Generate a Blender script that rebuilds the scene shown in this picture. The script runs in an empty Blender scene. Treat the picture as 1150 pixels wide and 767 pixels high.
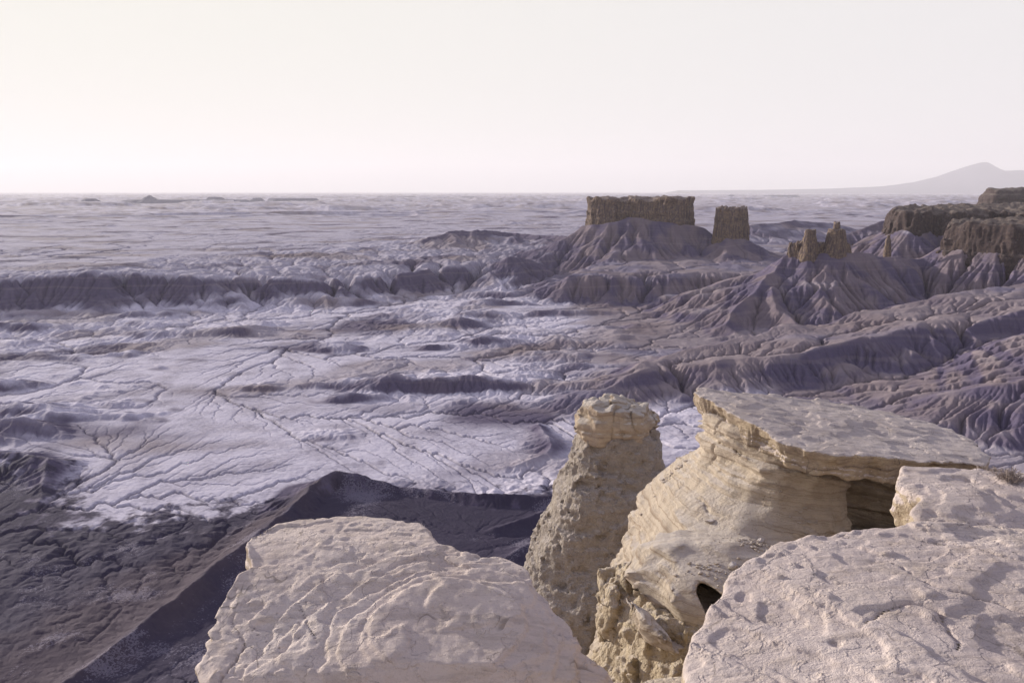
import bpy, math, random, heapq, time
import numpy as np
T0 = time.time()
QUICK = False
rng = np.random.default_rng(7)
R = math.radians
scene = bpy.context.scene
col = scene.collection

# ------------------------------------------------------------------ camera
PITCH = R(10.6); FPX = 900.0
cam_d = bpy.data.cameras.new('camera'); cam = bpy.data.objects.new('camera', cam_d); col.objects.link(cam)
cam.location = (0, 0, 0); cam.rotation_euler = (R(90) - PITCH, 0, 0)
cam_d.sensor_width = 36; cam_d.lens = 36 * FPX / 1150.0
cam_d.clip_start = 0.05; cam_d.clip_end = 300000
scene.camera = cam

def ray(px, py):
    a = (px - 575) / FPX; b = (383.5 - py) / FPX
    cp, sp = math.cos(PITCH), math.sin(PITCH)
    return np.array([a, cp + b * sp, -sp + b * cp])
def pt(px, py, D):            # world point at horizontal range D seen in direction (px, py)
    d = ray(px, py); k = D / math.hypot(d[0], d[1]); return d * k
def ptz(px, py, z):           # world point at height z
    d = ray(px, py); return d * (z / d[2])

# ------------------------------------------------------------------ noise
_P = np.random.default_rng(3).permutation(4096).astype(np.int32)
_P = np.concatenate([_P, _P])
_A = np.random.default_rng(5).random(4096) * 2 * np.pi
_GX, _GY = np.cos(_A).astype(np.float32), np.sin(_A).astype(np.float32)
_g3 = np.random.default_rng(6).normal(size=(4096, 3)); _g3 /= np.linalg.norm(_g3, axis=1)[:, None]
_G3 = _g3.astype(np.float32)
_V1 = np.random.default_rng(8).random(4096).astype(np.float32)
def _f(t): return t * t * t * (t * (t * 6 - 15) + 10)
def n2(x, y, s=0):
    x = np.asarray(x, np.float64) + s * 37.17; y = np.asarray(y, np.float64) - s * 11.73
    xi = np.floor(x); yi = np.floor(y); u = (x - xi).astype(np.float32); v = (y - yi).astype(np.float32)
    xi = xi.astype(np.int64) & 4095; yi = yi.astype(np.int64) & 4095
    x1 = (xi + 1) & 4095; y1 = (yi + 1) & 4095
    fu = _f(u); fv = _f(v)
    def g(a, b, du, dv):
        h = _P[_P[a] + b]; return _GX[h] * du + _GY[h] * dv
    a = g(xi, yi, u, v); b = g(x1, yi, u - 1, v); c = g(xi, y1, u, v - 1); d = g(x1, y1, u - 1, v - 1)
    a = a + fu * (b - a); c = c + fu * (d - c)
    return 1.5 * (a + fv * (c - a))
def n3(x, y, z, s=0):
    x = np.asarray(x, np.float64) + s * 17.31; y = np.asarray(y, np.float64) - s * 5.77; z = np.asarray(z, np.float64) + s * 3.1
    xi = np.floor(x); yi = np.floor(y); zi = np.floor(z)
    u = (x - xi).astype(np.float32); v = (y - yi).astype(np.float32); w = (z - zi).astype(np.float32)
    xi = xi.astype(np.int64) & 4095; yi = yi.astype(np.int64) & 4095; zi = zi.astype(np.int64) & 4095
    fu, fv, fw = _f(u), _f(v), _f(w)
    out = 0
    for dx in (0, 1):
        hx = _P[(xi + dx) & 4095]; wx = fu if dx else 1 - fu
        for dy in (0, 1):
            hy = _P[(hx + ((yi + dy) & 4095)) & 4095]; wy = fv if dy else 1 - fv
            for dz in (0, 1):
                h = _P[(hy + ((zi + dz) & 4095)) & 4095]; g = _G3[h]
                wz = fw if dz else 1 - fw
                out = out + wx * wy * wz * (g[..., 0] * (u - dx) + g[..., 1] * (v - dy) + g[..., 2] * (w - dz))
    return 1.5 * out
def fbm2(x, y, o=4, s=0, g=0.5):
    t = 0; a = 1
    for k in range(o): t = t + a * n2(x * 2**k, y * 2**k, s + k); a *= g
    return t
def fbm3(x, y, z, o=3, s=0, g=0.5):
    t = 0; a = 1
    for k in range(o): t = t + a * n3(x * 2**k, y * 2**k, z * 2**k, s + k); a *= g
    return t
def n1(t, s=0):               # value noise on a line
    t = np.asarray(t, np.float64) + s * 91.7; i = np.floor(t); f = (t - i).astype(np.float32)
    i = i.astype(np.int64) & 4095; f = f * f * (3 - 2 * f)
    a = _V1[i]; b = _V1[(i + 1) & 4095]; return (a + f * (b - a)) * 2 - 1
def steps1(t, s=0, w=0.12):   # blocky layer profile: random value per layer, short ramps between
    t = np.asarray(t, np.float64) + s * 57.3; i = np.floor(t); f = (t - i)
    i = i.astype(np.int64) & 4095; f = np.clip(f / w, 0, 1); f = f * f * (3 - 2 * f)
    a = _V1[(i - 1) & 4095]; b = _V1[i]; return (a + f * (b - a)) * 2 - 1
def sm(a, b, x):
    t = np.clip((x - a) / (b - a), 0, 1); return t * t * (3 - 2 * t)
def smax(a, b, k):
    h = np.clip(0.5 + 0.5 * (a - b) / k, 0, 1); return b + (a - b) * h + k * h * (1 - h)
def smin(a, b, k): return -smax(-a, -b, k)

# ------------------------------------------------------------------ objects
def tag(o, label=None, cat=None, group=None, kind=None):
    if label: o['label'] = label
    if cat: o['category'] = cat
    if group: o['group'] = group
    if kind: o['kind'] = kind
    return o
def mesh_obj(name, V, F, mat, parent=None, smooth=True, attrs=None):
    V = np.ascontiguousarray(V, np.float32); F = np.ascontiguousarray(F, np.int32)
    k = F.shape[1]
    m = bpy.data.meshes.new(name)
    m.vertices.add(len(V)); m.vertices.foreach_set('co', V.ravel())
    m.loops.add(F.size); m.loops.foreach_set('vertex_index', F.ravel())
    m.polygons.add(len(F)); m.polygons.foreach_set('loop_start', np.arange(0, F.size, k, dtype=np.int32))
    m.update(calc_edges=True)
    m.polygons.foreach_set('use_smooth', np.full(len(F), smooth))
    for an, av in (attrs or {}).items():
        at = m.color_attributes.new(an, 'FLOAT_COLOR', 'POINT')
        at.data.foreach_set('color', np.ascontiguousarray(av, np.float32).ravel())
    m.materials.append(mat)
    o = bpy.data.objects.new(name, m); col.objects.link(o)
    if parent: o.parent = parent
    return o

class NT:                     # small node helper
    def __init__(s, tree): s.t = tree
    def n(s, typ, **kw):
        nd = s.t.nodes.new(typ)
        for k, v in kw.items():
            if k.startswith('i_'):
                key = k[2:]; key = int(key) if key.isdigit() else key
                if isinstance(v, bpy.types.NodeSocket): s.t.links.new(v, nd.inputs[key])
                else: nd.inputs[key].default_value = v
            else: setattr(nd, k, v)
        return nd
    def l(s, a, b): s.t.links.new(a, b)
    def math(s, op, a, b=0.0, c=None, clamp=False):
        kw = {'i_0': a, 'i_1': b}
        if c is not None: kw['i_2'] = c
        nd = s.n('ShaderNodeMath', operation=op, use_clamp=clamp, **kw); return nd.outputs[0]
    def ramp(s, f, a, b, lo=0.0, hi=1.0):
        nd = s.n('ShaderNodeMapRange', interpolation_type='SMOOTHSTEP', i_0=f, i_1=a, i_2=b, i_3=lo, i_4=hi); return nd.outputs[0]
    def mix(s, f, a, b, mode='MIX'):
        nd = s.n('ShaderNodeMix', data_type='RGBA', blend_type=mode)
        for key, v in ((0, f), (6, a), (7, b)):
            if isinstance(v, bpy.types.NodeSocket): s.l(v, nd.inputs[key])
            else: nd.inputs[key].default_value = v if key == 0 else (*v, 1)[:4]
        return nd.outputs[2]
    def noise(s, vec, scale, detail=4, rough=0.5, dist=0.0):
        nd = s.n('ShaderNodeTexNoise', i_Vector=vec, i_Scale=scale, i_Detail=detail, i_Roughness=rough, i_Distortion=dist); return nd.outputs[0]
def new_mat(name):
    m = bpy.data.materials.new(name); m.use_nodes = True; m.node_tree.nodes.clear()
    t = NT(m.node_tree); out = t.n('ShaderNodeOutputMaterial')
    b = t.n('ShaderNodeBsdfPrincipled', i_Roughness=0.95); b.inputs['Specular IOR Level'].default_value = 0.12
    t.l(b.outputs[0], out.inputs[0]); return m, t, b
# ================================================================== GROUND
BASE = -150.0
def seg_ridge(x, y, pts, dmul=1.0):
    """nearest distance to a polyline and its interpolated height"""
    best = np.full(x.shape, 1e9); zz = np.zeros(x.shape)
    for (a, b) in zip(pts[:-1], pts[1:]):
        ex, ey = b[0] - a[0], b[1] - a[1]; L = ex * ex + ey * ey + 1e-9
        t = np.clip(((x - a[0]) * ex + (y - a[1]) * ey) / L, 0, 1)
        d = np.hypot(x - a[0] - t * ex, y - a[1] - t * ey); z = a[2] + t * (b[2] - a[2])
        m = d < best; best = np.where(m, d, best); zz = np.where(m, z, zz)
    return best, zz
def poly_sd(x, y, P):
    """signed distance to polygon, positive inside"""
    best = np.full(x.shape, 1e18); ins = np.zeros(x.shape, bool); n = len(P)
    for i in range(n):
        ax, ay = P[i][0], P[i][1]; bx, by = P[(i + 1) % n][0], P[(i + 1) % n][1]
        ex, ey = bx - ax, by - ay; L = ex * ex + ey * ey + 1e-12
        t = np.clip(((x - ax) * ex + (y - ay) * ey) / L, 0, 1)
        best = np.minimum(best, (x - ax - t * ex)**2 + (y - ay - t * ey)**2)
        c = ((ay > y) != (by > y)) & (x < (bx - ax) * (y - ay) / (by - ay + 1e-12) + ax)
        ins ^= c
    d = np.sqrt(best); return np.where(ins, d, -d)
def face(sd, run, p=1.5):     # 0 at -run .. 1 at the brink, concave foot
    return np.clip((sd + run) / run, 0, 1)**p
def W(px, py, D):             # D = distance straight ahead
    d = ray(px, py); return tuple(d * (D / d[1]))
def line(*a): return [W(*q) for q in a]

# brinks and crests, measured off the picture, turned into world points by range
ESC = line((-260, 316, 1010), (0, 312, 1050), (60, 307, 1075), (105, 304, 1085), (160, 306, 1095), (210, 308, 1105), (260, 311, 1115), (320, 311, 1130),
           (380, 312, 1150), (430, 307, 1190), (480, 301, 1240), (530, 297, 1280), (600, 300, 1300), (660, 300, 1310))
ESC_POLY = ESC + [W(760, 300, 1500), W(1500, 250, 2600), W(1500, 230, 9000), W(-900, 230, 9000), W(-900, 300, 1100)]
MBENCH = line((612, 322, 1085), (636, 309, 1075), (700, 310, 1062), (770, 310, 1060), (850, 308, 1075))
MBENCH_POLY = MBENCH + [W(1000, 295, 1180), W(900, 280, 1480), W(700, 285, 1480), W(620, 300, 1250)]
RB = line((680, 432, 548), (745, 415, 580), (830, 403, 592), (905, 392, 603), (965, 381, 618), (1030, 372, 630), (1085, 362, 642), (1160, 345, 660), (1300, 325, 670))
RB_POLY = RB + [W(1500, 330, 900), W(1000, 370, 740), W(870, 390, 700), W(750, 410, 630)]
RB2 = line((940, 452, 520), (1000, 449, 505), (1060, 441, 490), (1110, 433, 480), (1180, 424, 470), (1320, 400, 460))
RB2_POLY = RB2 + [W(1500, 400, 560), W(1180, 410, 590), W(1050, 432, 570), W(985, 447, 545)]

def G(px, py): return tuple(ptz(px, py, BASE))
WASH = [([G(*q) for q in w], 1) for w in (
    ((-120, 386), (0, 383), (60, 381), (86, 391), (98, 404), (165, 421), (178, 436), (190, 452), (240, 459), (268, 468), (330, 462), (385, 472), (445, 488), (560, 480), (660, 466)),
    ((268, 468), (240, 495), (205, 520), (150, 543), (90, 562)), ((268, 470), (276, 500), (302, 520), (292, 548), (330, 560)), ((276, 500), (330, 505), (400, 512)),
    ((98, 404), (200, 411), (300, 409), (430, 403), (540, 402), (640, 405), (760, 408), (860, 401)),
    ((300, 409), (340, 380), (400, 352), (425, 345), (480, 335), (560, 325), (640, 316)), ((440, 400), (500, 390), (600, 378), (645, 364), (760, 346), (840, 340)),
    ((-150, 470), (0, 470), (40, 452), (110, 470), (185, 455)), ((-100, 372), (60, 381), (150, 368), (260, 360), (400, 352)), ((445, 488), (520, 510), (560, 505)))]
CARVE = [True]
def macro(x, y, want=False):
    ben = np.zeros(x.shape)
    r = np.hypot(x, y); az = np.arctan2(x, y)
    nA = fbm2(x / 260, y / 260, 3, 1); nB = fbm2(x / 75, y / 75, 3, 9)
    # valley floor: long gentle interfluves falling to the washes
    wx = x + 9 * n2(x / 40, y / 40, 44) + 22 * n2(x / 120, y / 120, 45); wy = y + 9 * n2(x / 40, y / 40, 46) + 22 * n2(x / 120, y / 120, 47)
    dm = np.full(x.shape, 1e9)
    for wl, fall in WASH:
        d, _ = seg_ridge(wx, wy, wl); dm = np.minimum(dm, d)
    h = BASE + 0.010 * (x + 250) + 0.045 * np.minimum(dm, 160) + 1.6 * nA + 1.1 * nB * sm(0, 50, dm) + 0.85 * fbm2(x / 30, y / 30, 4, 24, 0.6)
    h = np.minimum(h, BASE + 20) - (2.0 * np.exp(-(dm / 3.0)**2) if CARVE[0] else 0)
    sw = np.maximum(0, fbm2(x / 150 + 3, y / 60, 3, 21) - 0.10); h = h + 9 * sw * sm(430, 560, r)
    # left escarpment and the plain above it
    sd = poly_sd(x, y, ESC_POLY) + 26 * n2(x / 85, y / 85, 4) + 10 * n2(x / 34, y / 34, 5)
    d, ztop = seg_ridge(x, y, ESC)
    rise = ztop - h
    far_ = sm(40, 260, sd); plain = ztop * (1 - far_) + far_ * (-112 + 0.012 * np.clip(x + 500, 0, 700)) + 0.004 * np.clip(sd, 0, 3000) + 3.0 * fbm2(x / 230, y / 230, 3, 31) * sm(0, 150, sd)
    hh = h + (plain - h) * face(sd, 150, 2.7)
    h = np.where(sd > -150, hh, h); ben = np.maximum(ben, sm(-55, -30, sd) * (0.35 + 0.35 * sm(700, 300, sd) * sm(-250, -50, x)))
    # cone on the escarpment, left
    d, z = seg_ridge(x, y, line((60, 308, 1078), (104, 301, 1088), (150, 306, 1098))); h = smax(h, z - 0.62 * d, 3)
    # middle bench in front of the mesa
    sd = poly_sd(x, y, MBENCH_POLY) + 9 * n2(x / 46, y / 46, 6) + 4 * n2(x / 20, y / 20, 7)
    d, zt = seg_ridge(x, y, MBENCH); zt = zt + 0.0
    h = np.where(sd > -66, np.maximum(h, h + (zt + 0.02 * np.clip(sd, 0, 300) - h) * face(sd, 66, 1.9)), h); ben = np.maximum(ben, sm(-46, -25, sd))
    def cone(h, pts, s0, s1, w, k=5.0):
        """ridge with steep top slope s0 easing to s1 beyond w metres"""
        px = [p[0] for p in pts]; py = [p[1] for p in pts]; rch = (max(p[2] for p in pts) - BASE + 12) / s1 * 1.3
        m = (x > min(px) - rch) & (x < max(px) + rch) & (y > min(py) - rch) & (y < max(py) + rch)
        if not m.any(): return h
        xs, ys = x[m], y[m]
        rw = np.hypot(xs, ys); wa = np.clip(rw / 700, 0.4, 1.6)
        d, z = seg_ridge(xs + wa * (9 * n2(xs / 70, ys / 70, 25) + 4 * n2(xs / 26, ys / 26, 26)), ys + wa * (9 * n2(xs / 70, ys / 70, 27) + 4 * n2(xs / 26, ys / 26, 28)), pts)
        d = d * (1 + 0.22 * n2(xs / 60, ys / 60, 12)) + 0.0
        drop = s1 * d + (s0 - s1) * w * (1 - np.exp(-d / w))
        h = h.copy(); h[m] = smax(h[m], z - drop, k)
        return h
    # mesa talus and its left buttress ridge
    h = cone(h, line((655, 251, 1425), (690, 246, 1400), (712, 241, 1391), (735, 245, 1384), (782, 251, 1384)), 0.70, 0.28, 80)
    h = cone(h, line((664, 252, 1425), (640, 275, 1400), (622, 292, 1370)), 0.65, 0.35, 40)
    h = cone(h, line((712, 246, 1385), (728, 285, 1280), (738, 304, 1230)), 0.6, 0.35, 30)
    h = cone(h, line((806, 268, 1322), (818, 264, 1312), (838, 268, 1322)), 0.66, 0.30, 60)
    h = cone(h, line((780, 268, 1440), (806, 276, 1380)), 0.55, 0.30, 40)
    h = cone(h, line((845, 272, 1340), (868, 287, 1260)), 0.55, 0.30, 40)
    # dark cuesta behind, left of the mesa, and the cone at its foot
    h = cone(h, line((474, 267, 1640), (505, 258, 1700), (540, 256, 1740), (575, 259, 1780), (615, 262, 1720), (655, 264, 1600)), 0.60, 0.10, 60)
    h = cone(h, line((478, 265, 1650), (490, 264, 1660)), 1.1, 0.12, 16)
    h = cone(h, line((508, 256, 1700), (538, 255.5, 1720)), 1.0, 0.12, 16)
    for q in (((486, 268, 1640), (470, 284, 1540), (462, 292, 1480)), ((512, 262, 1680), (505, 280, 1540), (510, 292, 1440)), ((540, 262, 1700), (548, 280, 1560), (552, 294, 1430)),
              ((575, 264, 1700), (590, 276, 1580), (600, 290, 1450)), ((610, 266, 1660), (628, 280, 1540)), ((640, 266, 1600), (640, 284, 1480))):
        h = cone(h, line(*q), 0.5, 0.16, 26)
    h = cone(h, line((574, 286, 1290), (588, 287, 1300)), 0.62, 0.25, 40)
    # ridges far right behind the buttes
    h = cone(h, line((840, 252, 1900), (890, 246, 2000), (940, 250, 2050)), 0.4, 0.15, 50)
    h = cone(h, line((1010, 240, 1500), (960, 258, 1480), (935, 268, 1450)), 0.5, 0.25, 60)
    # big badland cone under the hoodoos and its spurs
    h = cone(h, line((884, 283, 945), (912, 281, 930), (946, 280, 928), (1000, 284, 950), (1050, 290, 985), (1090, 285, 1005)), 0.70, 0.30, 60)
    h = cone(h, line((884, 287, 950), (850, 312, 900), (835, 335, 860), (815, 362, 800)), 0.6, 0.30, 40)
    h = cone(h, line((938, 290, 930), (948, 325, 875), (960, 362, 800), (965, 374, 780)), 0.6, 0.28, 26)
    h = cone(h, line((985, 310, 930), (992, 338, 860), (995, 352, 830)), 0.65, 0.25, 22)
    h = cone(h, line((1012, 312, 935), (1018, 336, 870), (1022, 350, 840)), 0.65, 0.25, 22)
    h = cone(h, line((865, 320, 880), (880, 350, 815), (905, 376, 765)), 0.55, 0.25, 25)
    h = cone(h, line((1058, 322, 930), (1068, 345, 860)), 0.6, 0.25, 22)
    # talus under the right-hand plateau, two tiers
    pd = poly_sd(x, y, PLATEAU_FOOT); h = smax(h, -54 + np.minimum(0, 0.60 * (pd + 6)) + 6 * n2(x / 50, y / 50, 14) * sm(0, -60, pd), 5)
    pd = poly_sd(x, y, PLATEAU2_FOOT); h = smax(h, -64 + np.minimum(0, 0.66 * (pd + 6)) + 5 * n2(x / 40, y / 40, 15) * sm(0, -60, pd), 5)
    # near right bench with its gullied face
    sd = poly_sd(x, y, RB_POLY) + 12 * n2(x / 55, y / 55, 16) + 4 * n2(x / 22, y / 22, 17)
    d, zt = seg_ridge(x, y, RB); run = 60
    h = np.where(sd > -run, np.maximum(h, h + (zt - 0.05 * np.clip(sd, 0, 300) - h) * face(sd, run, 1.7)), h); ben = np.maximum(ben, sm(-46, -25, sd))
    h = cone(h, line((1050, 374, 632), (1062, 398, 600), (1068, 420, 575)), 0.5, 0.3, 25)
    h = cone(h, line((1180, 375, 610), (1110, 410, 580), (1050, 426, 568), (1010, 437, 560)), 0.45, 0.2, 25)
    sd = poly_sd(x, y, RB2_POLY) + 7 * n2(x / 40, y / 40, 18)
    d, zt = seg_ridge(x, y, RB2)
    h = np.where(sd > -62, np.maximum(h, h + (zt - h) * face(sd, 62, 1.2)), h); ben = np.maximum(ben, sm(-60, -35, sd))
    # smooth brown ridges in the middle
    h = cone(h, line((395, 462, 555), (450, 451, 565), (520, 446, 570), (600, 448, 565), (650, 456, 555), (700, 452, 570)), 0.42, 0.12, 14, 3)
    h = cone(h, line((590, 478, 500), (640, 470, 505), (700, 468, 500)), 0.40, 0.12, 12, 3)
    h = cone(h, line((589, 410, 655), (592, 411, 655)), 0.34, 0.10, 24, 3)
    h = cone(h, line((180, 452, 560), (230, 458, 560), (265, 464, 560)), 0.3, 0.1, 14, 3)
    h = cone(h, line((655, 402, 720), (740, 398, 735), (840, 386, 760)), 0.2, 0.06, 20, 3)
    # hill on the left edge
    h = cone(h, line((-20, 430, 640), (18, 420, 655), (40, 415, 660), (60, 425, 640), (90, 440, 600)), 0.40, 0.16, 30, 3)
    h = cone(h, line((250, 376, 830), (300, 378, 835)), 0.25, 0.08, 25, 3)
    h = cone(h, line((380, 372, 860), (440, 374, 850)), 0.22, 0.08, 25, 3)
    # low rim of the crescent bowl
    h = cone(h, line((430, 528, 418), (500, 528, 412), (570, 520, 412), (610, 505, 430), (618, 488, 452), (600, 476, 480)), 0.42, 0.22, 12, 3)
    # dark near hill: crest falling to the lower left
    h = cone(h, line((640, 552, 345), (520, 550, 352), (440, 546, 358), (398, 532, 362), (372, 528, 365), (345, 545, 350), (305, 585, 308), (240, 640, 268), (150, 705, 230), (40, 780, 198), (-60, 840, 178)), 0.66, 0.34, 40, 2.5)
    h = cone(h, line((520, 606, 310), (560, 588, 318), (620, 570, 330)), 0.55, 0.4, 25, 2.5)
    h = cone(h, line((545, 632, 285), (590, 612, 292), (640, 600, 300)), 0.55, 0.4, 20, 2.5)
    # shale apron under the viewpoint, left
    h = smax(h, BASE + 0.30 * (270 - r) + 8 * n2(x / 70, y / 70, 22) - 70 * sm(-0.12, 0.2, az) , 6)
    d, z = seg_ridge(x, y, line((-70, 500, 430), (20, 505, 425), (52, 512, 415), (45, 560, 370), (20, 610, 330), (-60, 660, 300))); h = smax(h, z - 0.42 * d, 4)
    # slope falling from the rim the camera stands on
    h = h + 3.0 * fbm2(x / 58, y / 58, 3, 29) * sm(0.06, 0.16, az) * sm(480, 560, r) * sm(1700, 1200, r)
    rim = -12 - 0.86 * (r - 6); h = smax(h, rim, 8)
    return (h, ben) if want else h

# outlines of cliff feet (also used by the cliffs themselves)
PLATEAU = [W(1000, 240, 1180), W(1022, 240, 1120), W(1052, 240, 1150), W(1075, 240, 1120), W(1110, 240, 1140), W(1150, 240, 1100), W(1300, 240, 1000), W(1500, 240, 1500), W(1180, 236, 1900), W(1060, 236, 1600), W(1005, 238, 1350)]
PLATEAU2 = [W(1062, 256, 960), W(1085, 256, 925), W(1112, 256, 905), W(1150, 256, 880), W(1300, 256, 800), W(1420, 256, 1000), W(1180, 250, 1090), W(1085, 252, 1060)]
PLATEAU_FOOT = PLATEAU; PLATEAU2_FOOT = PLATEAU2

def erode(h, rg, da, rat, nit, kero, creep, cap, flood_at=(), eps=0.012, flatk=2.5):
    shp = h.shape; N = h.size; ni, nj = shp
    idx = np.arange(N).reshape(shp)
    OFF = [(-1, -1), (-1, 0), (-1, 1), (0, -1), (0, 1), (1, -1), (1, 0), (1, 1)]
    # cells shrink towards the viewer: all lengths scale with the range
    base = {q: math.hypot(q[0] * rat, q[1] * da) for q in OFF}
    area = (rat * da * rg * rg).ravel(); KM = 0.22 + 0.78 * sm(290, 420, rg)
    sl = np.hypot(np.gradient(h, axis=0) / (rat * rg), np.gradient(h, axis=1) / (da * rg))
    for _ in range(4): sl[1:-1, 1:-1] = (sl[2:, 1:-1] + sl[:-2, 1:-1] + sl[1:-1, 2:] + sl[1:-1, :-2]) / 4
    azg = np.linspace(-1, 1, nj)[None, :] * (nj - 1) * da / 2
    KM = KM * (1 + flatk * sm(0.26, 0.08, sl) * (1 - 0.9 * sm(0.04, 0.15, azg))) * (1 - 0.55 * sm(0.04, 0.15, azg) * sm(0.34, 0.18, sl)) * np.exp(0.5 * n2(azg / .03 + 0 * rg, np.log(rg) / .05, 33))
    def flood(h):              # raises pits so that every cell drains to the border
        H = h.ravel().tolist(); EP = (0.15 * eps + eps * rng.random(N)).tolist()
        seen = bytearray(N); q = []
        for i in range(ni):
            for j in (0, nj - 1): q.append((H[i * nj + j], i * nj + j))
        for j in range(nj):
            for i in (0, ni - 1): q.append((H[i * nj + j], i * nj + j))
        for _, k in q: seen[k] = 1
        heapq.heapify(q); pop, push = heapq.heappop, heapq.heappush
        offs = (-nj - 1, -nj, -nj + 1, -1, 1, nj - 1, nj, nj + 1)
        while q:
            z, k = pop(q); z2 = z + EP[k]; jj = k % nj
            if k < nj or k >= N - nj or jj == 0 or jj == nj - 1:
                nb = [k + o for o, (di, dj) in zip(offs, OFF) if 0 <= k // nj + di < ni and 0 <= jj + dj < nj]
            else: nb = [k + o for o in offs]
            for m in nb:
                if not seen[m]:
                    seen[m] = 1
                    if H[m] < z2: H[m] = z2
                    push(q, (H[m], m))
        return np.array(H).reshape(shp)
    for it in range(nit):
        if it in flood_at: h = flood(h)
        best = np.zeros(shp, np.float32); rec = idx.copy(); rd = np.ones(shp, np.float32)
        for q, (di, dj) in enumerate(OFF):
            i0, i1 = max(0, -di), ni - max(0, di); j0, j1 = max(0, -dj), nj - max(0, dj)
            s = (h[i0:i1, j0:j1] - h[i0 + di:i1 + di, j0 + dj:j1 + dj]) / base[(di, dj)]
            s *= 0.85 + 0.3 * rng.random(s.shape, dtype=np.float32)
            bv = best[i0:i1, j0:j1]; m = s > bv
            bv[m] = s[m]; rv = rec[i0:i1, j0:j1]; rv[m] = (idx[i0:i1, j0:j1] + di * nj + dj)[m]
            rd[i0:i1, j0:j1][m] = base[(di, dj)]
        rec[0, :] = idx[0, :]; rec[-1, :] = idx[-1, :]; rec[:, 0] = idx[:, 0]; rec[:, -1] = idx[:, -1]
        hr = h.ravel(); order = np.argsort(hr).tolist()
        recl = rec.ravel().tolist(); a = area.tolist()
        for k in reversed(order):
            m = recl[k]
            if m != k: a[m] += a[k]
        acc = np.array(a)
        F = (kero * KM.ravel() * np.minimum(acc, cap)**0.45 / (rd.ravel() * rg.ravel())).tolist()
        H = hr.tolist()
        for k in order:
            m = recl[k]
            if m != k:
                f = F[k]; H[k] = (H[k] + f * H[m]) / (1 + f)
        h = np.array(H).reshape(shp)
        if creep:
            lap = np.zeros(shp)
            lap[1:-1, 1:-1] = (h[2:, 1:-1] + h[:-2, 1:-1] + h[1:-1, 2:] + h[1:-1, :-2]) - 4 * h[1:-1, 1:-1]
            h = h + creep * lap
    return h, acc.reshape(shp)
def up2(h, shp):               # smooth resampling onto a finer grid of the same extent
    def ax(h, n, axis):
        m = h.shape[axis]; t = np.linspace(0, m - 1, n); i = np.clip(np.floor(t).astype(int), 0, m - 2); f = t - i
        g = lambda k: np.take(h, np.clip(i + k, 0, m - 1), axis)
        f = f[:, None] if axis == 0 else f[None, :]
        p0, p1, p2, p3 = g(-1), g(0), g(1), g(2)
        return p1 + 0.5 * f * (p2 - p0 + f * (2 * p0 - 5 * p1 + 4 * p2 - p3 + f * (3 * (p1 - p2) + p3 - p0)))
    return ax(ax(h, shp[0], 0), shp[1], 1)
LEV = [(360, 0.0058, 10, 0.045, 0.010, 60000, (0, 5)), (720, 0.0029, 7, 0.060, 0.008, 40000, (0,)), (1200, 0.0019, 4, 0.11, 0.002, 20000, (0,))]
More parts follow.
